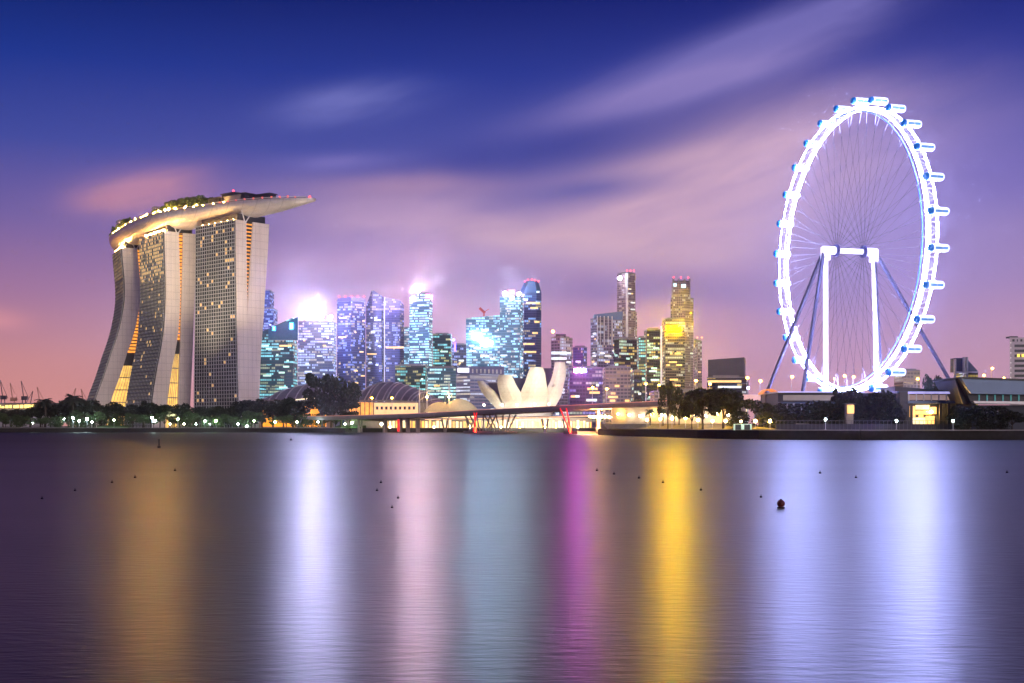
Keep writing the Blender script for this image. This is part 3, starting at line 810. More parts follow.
for i, (x, y, c, r) in enumerate(GL):
    D = 998; zz = [p for a, p in PLC if x >= a][-1]
    m = G['gardeng'] if c == 'g' else G['gardenw']
    col = 'green' if c == 'g' else ('warm white' if c == 'ww' else 'white')
    if c == 'ww': m = G['warmwhite']
    lamp_ball('garden_lamp', px(x, D), D, max(pz(y, D), LZ + 1.5), r * 0.75, m, '%s garden lamp at %s height %s, %s' % (col, 'head' if y > 420 else 'crown', zz, ordn('g', zz) + ' from left'), 'garden lamp', 'garden lamps on the left shore')

# ------------------------------------------------------------------ far port at the left: cranes, lit sheds
def port_crane(x, ytop, D, label, col='dark', arm=1):
    X = px(x, D); zt = pz(ytop, D); r = thing('port_crane', (X, D, LZ), label, 'crane', 'port cranes at the far left')
    b = MB(); w_ = 5
    for s in (-1, 1): b.tube([(X + s * w_, D, LZ), (X + s * w_ * .55, D, zt * .62)], .9, 4)
    b.tube([(X - w_ * .8, D, zt * .3), (X + w_ * .8, D, zt * .3)], .7, 4); b.build('portal', M[col], r)
    b = MB(); b.tube([(X, D, zt * .6), (X - arm * 5, D, zt)], .8, 4); b.tube([(X - arm * 5, D, zt), (X + arm * 9, D, zt * .62)], .4, 4); b.build('boom', M[col], r)
    b = MB(); b.box(X - 4, X + 6, D - 3, D + 3, zt * .6, zt * .68); b.build('cabin', M[col], r)
M['crane_faded'] = mat('crane_orange', (0.5, 0.25, 0.16), .6)
for (x, yt, c, a, lb) in ((3, 380, 'dark', 1, 'dark slim port crane at the left edge of the shore skyline'), (13, 383, 'crane_faded', 1, 'orange port crane second from the left edge'), (24, 381, 'dark', 1, 'dark port crane with steep boom, third from the left edge'),
                          (30, 391, 'dark', -1, 'small dark port crane beside the steep boomed one'), (40, 387, 'crane_faded', 1, 'pale orange port crane, fourth tall one from the left edge'), (73, 388, 'crane_faded', -1, 'faint orange port crane behind the tall palm'), (84, 389, 'crane_faded', 1, 'faint orange port crane nearest the farthest hotel tower')):
    port_crane(x, yt, 2300, lb, c, a)
r = thing('port_shed', (px(20, 2200), 2200, LZ), 'long low port shed with bright yellow lights at the far left', 'shed')
b = MB(); b.box(px(-60, 2200), px(52, 2200), 2200, 2240, LZ, pz(404, 2200)); b.build('wall', M['concrete'], r)
b = MB(); b.box(px(-61, 2200), px(53, 2200), 2196, 2244, pz(404, 2200) + .01, pz(403, 2200)); b.build('roof', M['roofgrey'], r)
rnd = random.Random(9)
x = -20
while x < 50:
    b = MB(); b.box(px(x, 2198), px(x + rnd.uniform(1.4, 3), 2198), 2197, 2199.5, pz(408, 2198), pz(404.5 + rnd.random() * 2, 2198)); b.build('loading_bay_light', glow('bay_light', (1, .72, .2), 2.2, 'NONE'), r) if x == -20 else b.build('loading_bay_light', bpy.data.materials['bay_light'], r)
    x += rnd.uniform(3, 4.5)

# ------------------------------------------------------------------ skyline
FM = {}
FM['blue'] = facade('curtain_blue', (42, 56, 120), (60, 72, 136), 4, 2.4, 3, .48, (170, 205, 255), (220, 230, 255), .3, 1.0, .35, .1, dim=.02)
FM['teal'] = facade('curtain_teal', (18, 76, 100), (24, 64, 88), 4, 2.4, 5, .64, (150, 240, 245), (225, 240, 190), .3, .95, .4, .12, dim=.03)
FM['whiteblue'] = facade('curtain_whiteblue', (80, 96, 160), (110, 120, 176), 4.0, 2.4, 5, .70, (190, 210, 255), (250, 245, 225), .35, 1.15, .36, .15, dim=.10)
FM['navy'] = facade('curtain_navy', (30, 40, 88), (50, 58, 112), 4, 2.4, 2, .34, (170, 190, 255), (255, 236, 170), .45, .95, .3, .22, dim=.03)
FM['violet'] = facade('curtain_violet', (52, 58, 104), (74, 78, 128), 4, 2.4, 2, .28, (180, 195, 255), (255, 240, 180), .45, .95, .3, .25, dim=.035)
FM['bright'] = facade('curtain_bright', (34, 88, 112), (60, 104, 134), 4.2, 2.2, 5, .74, (190, 250, 255), (240, 250, 225), .35, 1.4, .42, .12, dim=.05)
FM['green'] = facade('curtain_green', (16, 50, 64), (24, 46, 60), 4.0, 2.4, 3, .52, (140, 235, 235), (240, 235, 150), .4, 1.0, .38, .14, dim=.02)
FM['cyanw'] = facade('curtain_cyanwhite', (56, 104, 138), (84, 124, 160), 4, 2.2, 3, .56, (180, 238, 255), (250, 248, 225), .3, 1.2, .34, .16, dim=.07)
FM['deep'] = facade('curtain_deep', (16, 40, 92), (20, 44, 96), 4, 3, 4, .18, (150, 200, 255), (255, 232, 160), .4, 1.0, .35, .15, dim=.0)
FM['mall'] = facade('banded_white', (80, 90, 150), (170, 168, 200), 4.0, 6, 8, .55, (235, 240, 255), (255, 240, 210), .3, 1.0, .52, .05, dim=.1, metal=0)
FM['grey'] = facade('stone_grey', (30, 36, 66), (150, 138, 160), 4, 2.6, 3, .34, (215, 230, 255), (255, 240, 190), .4, 1.0, .3, .42, dim=.02, metal=0)
FM['stone'] = facade('stone_warm', (60, 52, 70), (156, 132, 142), 4, 3.0, 2, .22, (230, 235, 240), (255, 240, 190), .5, .8, .34, .45, dim=.02, metal=0)
FM['beige'] = facade('stone_beige', (90, 84, 84), (150, 132, 120), 3.8, 4.0, 4, .5, (235, 225, 190), (255, 220, 150), .5, .55, .4, .2, dim=.03, metal=0)
FM['darkg'] = facade('curtain_darkgreen', (18, 30, 36), (24, 30, 36), 4, 3, 3, .40, (200, 240, 215), (250, 230, 140), .5, .95, .35, .16, dim=.0)
FM['tan'] = facade('stone_tan', (38, 36, 38), (120, 106, 88), 4, 3, 6, .36, (235, 235, 210), (255, 232, 160), .5, .8, .45, .12, dim=.0, metal=0)
FM['low'] = facade('dark_lowrise', (26, 28, 50), (30, 30, 50), 3.6, 3, 5, .30, (220, 235, 240), (255, 222, 110), .5, .95, .4, .12, dim=.0)
FM['magn'] = facade('dark_violet_block', (24, 24, 72), (30, 28, 76), 4, 3.4, 4, .26, (170, 180, 255), (230, 250, 220), .3, .8, .4, .15, dim=.0)
WINM = {'cool': G['wincool'], 'warm': G['winwarm'], 'green': G['wingreen']}
TN = [0]


def tower(name, label, x0, x1, yt, D, fm, xc=None, dl=20, dr=20, depth=36, tops=None, wins=(), roofh=3.0, parts=None, cat='tower', yb=None, z0=LZ, crown=True, nwin=8, wm='cool', mull=True):
    """skyscraper whose left and right edges and top stand at the given sight lines; xc = nearest corner, dl/dr = how far the ends fall back"""
    TN[0] += 1; rnd = random.Random(TN[0] * 13)
    if xc is None:
        ax0 = px(x0, D + depth) if x0 > 512 else px(x0, D); ax1 = px(x1, D + depth) if x1 < 512 else px(x1, D)
        P = [(ax0, D), (ax1, D), (ax1, D + depth), (ax0, D + depth)]
        faces = [(P[0], P[1])]
    else:
        c = (px(xc, D), D); l = (px(x0, D + dl), D + dl); q = (px(x1, D + dr), D + dr); k = (l[0] + q[0] - c[0], l[1] + q[1] - c[1])
        P = [c, q, k, l]; faces = [(l, c), (c, q)]
    zt = pz(yt, D) if yt is not None else None
    r = thing(name, (sum(p[0] for p in P) / 4, sum(p[1] for p in P) / 4, z0), label, cat)
    zts = None
    if tops: zts = [pz(t, D) for t in tops]; zt = min(zts)
    b = MB(); b.prism(P, z0, zt, ztop=zts); b.build('curtain_wall', FM[fm], r)
    C0 = Vector((sum(p[0] for p in P) / 4, sum(p[1] for p in P) / 4))
    if crown and not tops:
        b = MB(); Q = [tuple(C0 + (Vector(p) - C0) * 0.72) for p in P]; b.prism(Q, zt + .003, zt + roofh); b.build('plant_room', M['roofgrey'], r)
        b = MB()
        for i in range(4):
            p, q = Vector(P[i]), Vector(P[(i + 1) % 4]); d = (q - p).normalized(); n_ = Vector((d.y, -d.x))
            b.prism([tuple(p + n_ * .25), tuple(q + n_ * .25), tuple(q - n_ * .5), tuple(p - n_ * .5)], zt + .004 + i * .01, zt + 1.3 + i * .01)
        b.build('parapet', M['roofgrey'], r)
    # rooms left fully lit, each a glowing bay set proud of the wall
    fhh = 4.0
    for _ in range(nwin):
        p, q = rnd.choice(faces); p, q = Vector(p), Vector(q); L = (q - p).length; d = (q - p).normalized(); n_ = Vector((d.y, -d.x))
        if n_.y > 0: n_ = -n_
        wl = min(rnd.choice((3, 5, 8, 11)), L * .5); a = rnd.uniform(1, L - wl - 1) if L > wl + 2 else 1
        zz = z0 + 16 + fhh * rnd.randrange(0, max(1, int((zt - z0 - 30) / fhh)))
        b = MB(); s = p + d * a; e_ = s + d * wl
        b.prism([tuple(s + n_ * .35), tuple(e_ + n_ * .35), tuple(e_ + n_ * .02), tuple(s + n_ * .02)], zz, zz + 2.4)
        b.build('lit_window', WINM[wm if rnd.random() < .8 else 'warm'], r)
    return r, P, zt


def lampbox(r, name, x, y, D, w_, h_, m, d=1.0):
    b = MB(); b.box(px(x, D) - w_ / 2, px(x, D) + w_ / 2, D - d, D - 0.05, pz(y, D) - h_ / 2, pz(y, D) + h_ / 2); return b.build(name, m, r)


def boxed_sign(r, name, x, y, D, w_, h_, m, lip=1.6):  # dark surround and lip added to keep the sign's light off the facade
    X, Z = px(x, D), pz(y, D); f = MB(); t = .6
    f.box(X - w_ / 2 - t, X + w_ / 2 + t, D - .5, D - .05, Z - h_ / 2 - t, Z + h_ / 2 + t)
    for a in ((X - w_ / 2 - t, X + w_ / 2 + t, D - lip, D - .501, Z + h_ / 2 + .01, Z + h_ / 2 + t), (X - w_ / 2 - t, X + w_ / 2 + t, D - lip, D - .501, Z - h_ / 2 - t, Z - h_ / 2 - .01),
              (X - w_ / 2 - t, X - w_ / 2 - .01, D - lip, D - .501, Z - h_ / 2, Z + h_ / 2), (X + w_ / 2 + .01, X + w_ / 2 + t, D - lip, D - .501, Z - h_ / 2, Z + h_ / 2)): f.box(*a)
    fr = f.build(name + '_frame', M['dark'], r)
    b = MB(); b.quad((X - w_ / 2, D - .6, Z - h_ / 2), (X + w_ / 2, D - .6, Z - h_ / 2), (X + w_ / 2, D - .6, Z + h_ / 2), (X - w_ / 2, D - .6, Z + h_ / 2)); b.build(name + '_panel', m, r)


def redlights(r, P, zt, n=3, m=None):
    for i in range(n):
        p = Vector(P[0]).lerp(Vector(P[1]), i / max(1, n - 1))
        b = MB(); b.tube([(p.x, p.y + 1, zt), (p.x, p.y + 1, zt + 2.5)], .3, 5); b.build('light_post', M['steel'], r)
        b = MB(); b.ball((p.x, p.y + 1, zt + 3.4), 1.3); b.build('warning_light', m or G['redlamp'], r)


r, P, zt = tower('office_tower', 'blue banded tower just right of the nearest hotel tower', 262.5, 274, 291, 2200, 'blue', nwin=4)
r, P, zt = tower('office_tower', 'stepped blue block at the foot of the blue banded tower', 264, 277.5, 309, 2150, 'blue', nwin=4)
r, P, zt = tower('office_block', 'teal glass block with slanted roof and cyan lamps', 259, 297.5, None, 1700, 'teal', tops=[333, 317.5, 317.5, 333], nwin=16, wm='green', cat='office block')
lampbox(r, 'roof_lamp', 291.5, 326, 1690, 4.5, 8, G['cyan']); lampbox(r, 'roof_lamp', 274, 328.5, 1690, 3, 5, G['cyan'])
b = MB(); b.prism([(px(268, 1690), 1692), (px(297.5, 1690), 1692), (px(297.5, 1690), 1699), (px(268, 1690), 1699)], pz(340, 1692), 0, ztop=[pz(329, 1692), pz(317, 1692), pz(317, 1692), pz(329, 1692)]); b.build('slanted_screen', mat('dark_teal_glass', (0.01, 0.13, 0.24), .3, .4), r)
r, P, zt = tower('office_block', 'wide pale blue lit block under the brightest white floodlight', 297.8, 336.5, 322, 1950, 'whiteblue', nwin=24, cat='office block')
b = MB(); b.box(px(306, 1960), px(320, 1960), 1960, 1972, zt + 3, zt + 9); b.build('lamp_gantry', M['steel'], r)
for i, (xx, yy, rr) in enumerate(((309, 311, 5.2), (322, 317, 2.6), (331, 318, 2.2))):  # the two smaller floods are added to widen the streak on the water
    b = MB(); b.tube([(px(xx, 1958), 1957, zt), (px(xx, 1958), 1957, pz(yy, 1957))], .6, 6); b.build('lamp_mast', M['steel'], r)
    b = MB(); b.ball((px(xx, 1958), 1957, pz(yy - 1.2, 1957)), rr, 12, 8); b.build('floodlight', G['flood'], r)
r, P, zt = tower('office_tower', 'navy tower with curved top and red warning lights, left of the pointed twin tower', 337, 365.5, 299.5, 2100, 'navy', xc=351, dl=12, dr=20, nwin=12, wm='warm')
b = MB(); b.loft([[(px(337 + (28 * i / 12), 2095), 2095 + 8 * abs(i - 6) / 6, z) for z in (pz(301, 2095), pz(298.5 - 1.6 * math.sin(math.pi * i / 12), 2095))] + [(px(337 + (28 * i / 12), 2130), 2130, z) for z in (pz(298.5 - 1.6 * math.sin(math.pi * i / 12), 2095), pz(301, 2095))] for i in range(13)]); b.build('curved_crown', mat('crown_violet', (.12, .12, .3), .3, .3), r)
redlights(r, [(px(339, 2098), 2098), (px(364, 2098), 2098)], pz(298.5, 2098), 5)
# pointed twin tower: two masses
r, P, zt = tower('office_tower', 'violet glass tower with pointed left peak and sloping twin top', 366, 384.5, None, 2150, 'violet', tops=[306, 298, 298, 306], nwin=8, crown=False)
pk = MB(); pk.prism([(px(366.5, 2149), 2149), (px(372, 2145), 2145), (px(384.5, 2149), 2149), (px(384, 2180), 2180), (px(368, 2180), 2180)], pz(310, 2149), 0, ztop=[pz(305, 2149), pz(289.5, 2145), pz(297.5, 2149), pz(297.5, 2149), pz(303, 2149)]); pk.build('peak', FM['violet'], r)
sm = MB(); sm.prism([(px(384.6, 2140), 2140), (px(400, 2140), 2140), (px(404, 2152), 2152), (px(404, 2190), 2190), (px(384.6, 2190), 2190)], LZ, 0, ztop=[pz(297, 2140), pz(300.5, 2140), pz(304.5, 2140), pz(304.5, 2140), pz(297, 2140)]); sm.build('twin_mass', FM['violet'], r)
lampbox(r, 'lit_window', 395, 347.5, 2140, 30, 3, G['winwarm']); lampbox(r, 'lit_window', 372, 354, 2145, 16, 2, G['winwarm']); lampbox(r, 'lit_window', 373, 332, 2145, 7, 4, G['wincool'])
b = MB(); b.tube([(px(384.5, 2139), 2139, LZ), (px(384.5, 2139), 2139, pz(297, 2139))], .8, 5); b.build('corner_light_strip', glow('corner_strip', (.8, .75, 1), .7, 'NONE'), r)
tower('office_tower', 'small blue tower half hidden between the pointed twin tower and the pink lamped tower', 404, 411, 328, 2300, 'cyanw', nwin=2)
r, P, zt = tower('office_tower', 'brightly lit white-green tower topped by a pinkish white lamp', 409.5, 432.5, 293.5, 2050, 'bright', xc=429, dl=8, dr=20, nwin=26, wm='green')
b = MB(); b.ball((px(418, 2062), 2062, pz(289.8, 2062)), 3.6, 12, 8); b.build('floodlight', glow('pink_white_lamp', (1.0, 0.62, 0.82), 4800), r)
lampbox(r, 'crown_sign', 428, 296, 2046, 8, 7, glow('pink_crown', (1.0, .35, .65), 2.0))
r, P, zt = tower('office_tower', 'dark green tower with stepped top right of the brightly lit white-green tower', 432.8, 452, 334.5, 1900, 'green', nwin=14, wm='green')
r2, P, zt = tower('office_tower', 'dark blue tower with a blue lamp on its left corner', 452.2, 467, 345, 1930, 'navy', nwin=6)
b = MB(); b.ball((px(453.5, 1925), 1925, pz(340, 1925)), 2.2); b.build('corner_lamp', G['blue'], r2); lampbox(r2, 'neon_strip', 455, 347, 1928, 3, 14, glow('neon_blue', (.2, .1, 1), 4))
b = MB(); b.box(px(434, 1898), px(440, 1898), 1898, 1925, zt + 24, zt + 29); 
tower('office_block', 'pale green lit block at the foot of the dark green tower', 428, 457, 368, 1750, 'bright', nwin=12, wm='green', cat='office block')
tower('office_block', 'low lit block behind the ribbed hall roof', 395, 427, 366, 1720, 'green', nwin=12, wm='green', cat='office block')
r, P, zt = tower('office_tower', 'broad pale glass tower with a crane on its roof', 466, 500, None, 1950, 'cyanw', tops=[318, 315, 315, 318], nwin=26)
lampbox(r, 'bright_floor', 477, 336, 1949, 12, 6, glow('tower_white', (.45, .7, 1), 620)); lampbox(r, 'bright_floor', 487, 343, 1949, 16, 5, glow('tower_white_b', (.45, .7, 1), 420))
cr = thing('tower_crane', (px(483, 1960), 1960, zt), 'dark red construction crane on the roof of the broad pale glass tower', 'crane')
b = MB(); b.tube([(px(484, 1960), 1960, zt + .3), (px(484, 1960), 1960, pz(311, 1960))], 1.3, 4); b.build('mast', M['red'], cr)
b = MB(); b.tube([(px(485, 1960), 1960, pz(313, 1960)), (px(479.5, 1960), 1960, pz(308, 1960))], 2.0, 4); b.tube([(px(484, 1960), 1960, pz(312, 1960)), (px(489, 1960), 1960, pz(309, 1960))], .5, 4); b.build('jib', M['red'], cr)
r, P, zt = tower('office_tower', 'slim pale blue tower with three white floodlights on its crown', 499.8, 523.5, 297, 2000, 'cyanw', xc=520, dl=6, dr=18, nwin=22)
for (xx, yy, rr) in ((504.8, 296.5, 2.8), (512.5, 301, 3.8), (518.5, 297, 2.4)):
    b = MB(); b.ball((px(xx, 2006), 2005, pz(yy - 3, 2005)), rr, 10, 7); b.build('floodlight', glow('crown_white', (.6, .76, 1), 1000) if rr == 2.8 else bpy.data.materials['crown_white'], r)
lampbox(r, 'warning_light', 511.5, 290.5, 1998, 10, 2.6, G['redlamp']); b = MB(); b.box(px(508, 2002), px(515, 2002), 2002, 2010, zt, pz(291.5, 2002)); b.build('crown_block', M['steel'], r)
# navy tower with chamfered octagonal crown
D = 2050; r = thing('office_tower', (px(530, D), D + 20, LZ), 'tall navy tower with chamfered crown edged in red lights', 'tower')
def octa(x0, x1, c, D, dep):
    a, b_ = px(x0, D), px(x1, D); return [(a + c, D), (b_ - c, D), (b_, D + c), (b_, D + dep - c), (b_ - c, D + dep), (a + c, D + dep), (a, D + dep - c), (a, D + c)]
b = MB(); b.prism(octa(519.5, 541.5, 8, D, 36), LZ, pz(292, D)); b.build('curtain_wall', FM['deep'], r)
o1, o2 = octa(519.5, 541.5, 8, D, 36), octa(525, 538.5, 6, D, 30)
b = MB(); b.loft([[(*p, pz(292, D) + .01) for p in o1], [(*p, pz(281, D)) for p in o2]]); b.build('chamfered_crown', mat('crown_navy', (.02, .05, .16), .3, .3), r)
for i, (xx, yy) in enumerate(((525, 281), (528, 279.5), (532, 279.5), (535, 280), (538.5, 281))):
    b = MB(); b.ball((px(xx, D), D + 4, pz(yy, D)), 1.3); b.build('warning_light', G['redlamp'], r)
for xx, yy, w_ in ((533, 303, 22), (538, 292, 5), (534, 308, 12), (529, 344, 18), (537, 322, 8), (526, 300, 5), (530, 352, 20), (535, 333, 9)):
    lampbox(r, 'lit_window', xx, yy, D, w_, 3, G['winwarm'] if yy > 300 else G['wincool'])
# banded low white building, with its curved top band
r, P, zt = tower('banded_building', 'low white banded building in front of the pale glass towers', 456, 504, 374, 1500, 'mall', xc=470, dl=16, dr=26, nwin=6, crown=False, cat='building')
b = MB(); Pn = [(px(470, 1496), 1496), (px(504.5, 1520), 1520), (px(504, 1550), 1550), (px(456, 1512), 1512)]; b.prism(Pn, zt + .01, pz(366.5, 1500)); b.build('top_band', mat('violet_band', (.22, .22, .42), .4), r)
b = MB(); b.box(px(457.5, 1494), px(469, 1494), 1493, 1495, pz(372.5, 1494), pz(368, 1494)); b.build('lit_sign_box', glow('pale_sign', (.95, .95, 1), 1.4), r)
for i in range(8):
    xx = 472 + i * 4; b = MB(); b.box(px(xx, 1497), px(xx + 1.5, 1497), 1493.5 + i * 3, 1495.5 + i * 3, pz(373, 1497), pz(369, 1497)); b.build('column', M['white'], r)
r, P, zt = tower('office_block', 'dark block with a pale middle band and an orange roof lamp', 551, 572.5, 338, 1650, 'grey', xc=560, dl=10, dr=16, nwin=8, cat='office block')
b = MB(); b.box(px(556, 1652), px(566, 1652), 1658, 1672, zt + .2, pz(333.5, 1650)); b.build('lift_house', M['recess'], r)
b = MB(); b.ball((px(553, 1649), 1649, pz(331.5, 1649)), 1.9); b.build('roof_lamp', glow('orange_flare', (1, .3, .05), 40), r)
lampbox(r, 'lit_band', 559, 353, 1646, 20, 3.5, G['wincool']); lampbox(r, 'lit_band', 559, 358.5, 1646, 20, 3, G['wincool'])
tower('office_block', 'small violet block between the dark banded block and the magenta sign', 573, 587, 347.5, 1800, 'violet', xc=583, dl=6, dr=10, nwin=4, cat='office block')
r, P, zt = tower('office_tower', 'white columned tower with arched roof left of the tall slim tower', 590.5, 622.5, 319, 1800, 'grey', xc=597, dl=10, dr=20, nwin=22)
b = MB(); b.prism([(px(594, 1808), 1808), (px(623, 1808), 1812), (px(623, 1808), 1840), (px(594, 1808), 1836)], zt + .02, 0, ztop=[pz(314.5, 1808), pz(311, 1808), pz(311, 1808), pz(314.5, 1808)]); b.build('arched_roof', M['bluegrey'], r)
for i, xx in enumerate((597, 600, 604, 608, 612)):
    b = MB(); b.box(px(xx, 1796), px(xx + .9, 1796), 1796 + i, 1799 + i, pz(345, 1796), pz(316, 1796)); b.build('column', M['white'], r)
r, P, zt = tower('office_tower', 'tall slim tower with a white lamp at its left shoulder', 617, 635.5, 273.5, 2250, 'stone', xc=627, dl=14, dr=10, nwin=9)
b = MB(); b.box(px(626, 2244), px(628, 2244), 2244, 2249, LZ, pz(273, 2244)); b.build('pale_corner_pier', M['white'], r)
b = MB(); b.ball((px(620, 2240), 2240, pz(278, 2240)), 3.2, 10, 7); b.build('floodlight', glow('white_lamp_slim', (.85, .85, 1), 110), r)
redlights(r, [(px(627, 2255), 2255), (px(634, 2255), 2255)], pz(272.5, 2255), 3)
tower('office_tower', 'dark shaft joined behind the tall slim tower', 630, 637, 313, 2290, 'stone', nwin=2)
tower('office_block', 'dark green glass block in front of the tall slim tower', 614, 637, 339, 1640, 'darkg', xc=619, dl=8, dr=14, nwin=12, wm='green', cat='office block')
tower('office_block', 'narrow greenish block left of the dark tower beside the yellow sign', 636, 645.5, 338, 1700, 'green', nwin=4, wm='green', cat='office block')
r, P, zt = tower('magenta_sign_block', 'dark violet block carrying the magenta and blue sign', 568, 602.5, 368.5, 1350, 'magn', nwin=8, cat='office block')
boxed_sign(r, 'magenta_sign', 576.3, 370.5, 1349, 4.5, 4.0, G['magenta']); boxed_sign(r, 'violet_sign', 582.7, 370.5, 1349, 6.6, 4.0, G['violet'])
b = MB(); b.box(px(574, 1349.9), px(587, 1349.9), 1349.3, 1349.95, pz(374, 1349), pz(367.4, 1349)); b.build('sign_backing', M['dark'], r)
tower('office_block', 'beige stone block right of the magenta sign block', 602.8, 630.5, 368, 1380, 'beige', nwin=10, wm='warm', cat='office block')
tower('office_block', 'dark narrow block right of the beige stone block', 630.8, 642, 372, 1400, 'darkg', nwin=5, cat='office block')
r, P, zt = tower('office_tower', 'dark tower with greenish lit windows left of the yellow sign', 644, 661, 330, 1750, 'darkg', nwin=14, wm='green')
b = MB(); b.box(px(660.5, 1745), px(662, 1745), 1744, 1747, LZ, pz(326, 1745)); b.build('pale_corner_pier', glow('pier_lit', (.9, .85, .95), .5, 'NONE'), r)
r, P, zt = tower('office_tower', 'tan banded tower crowned by the bright yellow sign', 662.2, 684.5, 319.5, 1740, 'tan', nwin=8, wm='warm')
boxed_sign(r, 'yellow_sign', 673.8, 328.7, 1738.9, 18.5, 6.5, G['yellow'], 2.2)
D = 2150; r, P, zt = tower('office_tower', 'tall pinkish stone tower with stepped shoulders behind the yellow sign', 670.5, 693.5, 298, D, 'stone', xc=684, dl=10, dr=14, nwin=8)
b = MB(); b.prism([(px(673, D), D + 2), (px(685, D), D - .5), (px(691, D), D + 8), (px(690, D), D + 34), (px(674, D), D + 34)], LZ + 30, pz(280.5, D)); b.build('upper_shaft', FM['stone'], r)
for xx in (672.6, 678, 684, 689):
    b = MB(); b.box(px(xx, D), px(xx + 1.4, D), D - 1, D + 3, pz(282, D), pz(278.8, D)); b.build('crown_pier', M['concrete'], r)
lampbox(r, 'crown_light', 683.5, 286, D - 1, 7, 6, glow('crown_cool', (.6, .9, 1), 2.0)); lampbox(r, 'crown_light', 675, 285, D - .5, 5, 5, bpy.data.materials['crown_cool'])
redlights(r, [(px(674, D), D + 3), (px(689, D), D + 8)], pz(279, D), 3)
r, P, zt = tower('office_block', 'slim grey block with red roof lights right of the tall stone tower', 693.7, 702, 342, 1780, 'stone', nwin=4, cat='office block')
redlights(r, P, zt + 3, 2, glow('roof_red', (1, .25, .2), 2.5))
b = MB(); b.box(px(695, 1785), px(698, 1785), 1785, 1795, zt, pz(338.5, 1785)); b.build('roof_turret', M['concrete'], r)
r, P, zt = tower('low_office_block', 'low dark office block with yellow lit floors between tall towers and wheel', 707, 748.5, 378, 1250, 'low', xc=742, dl=6, dr=12, nwin=14, wm='warm', cat='office block')
b = MB(); b.prism([(px(708, 1262), 1262), (px(744, 1254), 1254), (px(745.5, 1280), 1280), (px(709, 1290), 1290)], zt + .01, 0, ztop=[pz(359.5, 1258), pz(357.5, 1258), pz(357.5, 1258), pz(359.5, 1258)]); b.build('dark_upper_storeys', mat('dark_bluegrey_clad', (.05, .05, .085), .5), r)
b = MB(); b.box(px(708, 1249), px(741, 1249), 1247.5, 1249.5, pz(382.5, 1249), pz(380.3, 1249)); b.build('lit_floor', G['winwarm'], r)
b = MB(); b.box(px(718, 1249), px(741, 1249), 1247.5, 1249.5, pz(388, 1249), pz(386, 1249)); b.build('lit_floor', G['wincool'], r)
tower('low_block', 'low pale block below the dark tower, behind the bridge deck', 650, 700, 392, 1200, 'beige', nwin=8, wm='warm', cat='building')
tower('low_block', 'low pinkish block behind the museum', 505, 552, 392, 1250, 'beige', nwin=6, wm='warm', cat='building')
# right of the wheel
r, P, zt = tower('low_block', 'small glassy block seen between wheel rim and right leg brace', 894, 920, 371, 1500, 'beige', nwin=2, cat='building')
r, P, zt = tower('office_block', 'pair of dark blocks with white frame left of the white roofed building', 954.5, 978, 372, 1300, 'low', nwin=4, cat='office block')
b = MB(); b.box(px(955, 1296), px(965, 1296), 1297, 1310, pz(372, 1297), pz(358, 1297)); b.build('upper_tower', FM['deep'], r)
for xx in (954.6, 963.5, 966.5):
    b = MB(); b.box(px(xx, 1294), px(xx + 1.3, 1294), 1293, 1297, pz(389, 1294), pz(357 if xx > 960 else 359, 1294)); b.build('white_pier', M['white'], r)
b = MB(); b.prism([(px(968, 1298), 1298), (px(978, 1298), 1298), (px(978, 1298), 1312), (px(968, 1298), 1312)], pz(372, 1298), 0, ztop=[pz(360, 1298), pz(371, 1298), pz(371, 1298), pz(360, 1298)]); b.build('sloping_top', M['bluegrey'], r)
b = MB(); b.box(px(955, 1294), px(977, 1294), 1292.5, 1293, pz(373, 1294), pz(371.3, 1294)); b.build('white_ledge', M['white'], r)
D = 1200; r = thing('white_tower', (px(1024, D), D + 10, LZ), 'white tower with dark window bands at the right edge', 'tower')
b = MB(); b.prism([(px(1009.7, D), D), (px(1050, D), D), (px(1050, D), D + 30), (px(1010.4, D + 30), D + 30)], LZ, pz(337.5, D)); b.build('wall', mat('white_tower_wall', (.62, .55, .56), .7), r)
for i in range(9):
    y0 = 344.5 + i * 5.0; b = MB(); b.box(px(1014.5, D), px(1038, D), D - .25, D - .01, pz(y0 + 2.6, D), pz(y0, D)); b.build('window_band', M['recess'], r)
for xx, w_ in ((1017, 2.6), (1021.5, 3)):
    b = MB(); b.box(px(xx, D), px(xx + w_, D), D - .5, D - .27, pz(357, D), pz(354.2, D)); b.build('lit_window', glow('yellow_room', (1, .72, .1), 1.6, 'NONE') if xx == 1017 else bpy.data.materials['yellow_room'], r)
for xx, w_ in ((1012.3, 2.2), (1016.8, 1.0), (1020.3, 2.0)):
    b = MB(); b.box(px(xx, D), px(xx + w_, D), D - .3, D - .01, pz(341.6, D), pz(339.2, D)); b.build('top_opening', M['recess'], r)
b = MB(); b.box(px(1012, D), px(1020, D), D + 5, D + 15, pz(337.5, D) + .01, pz(335.8, D)); b.build('plant_room', M['recess'], r)
for i in range(9):
    y0 = 342.4 + i * 5.0; b = MB(); b.box(px(1010.2, D), px(1011.2, D), D - .4, D - .01, pz(y0 + .9, D), pz(y0, D)); b.build('balcony_light', glow('balcony_pale', (1, .9, .9), .9, 'NONE') if i == 0 else bpy.data.materials['balcony_pale'], r)

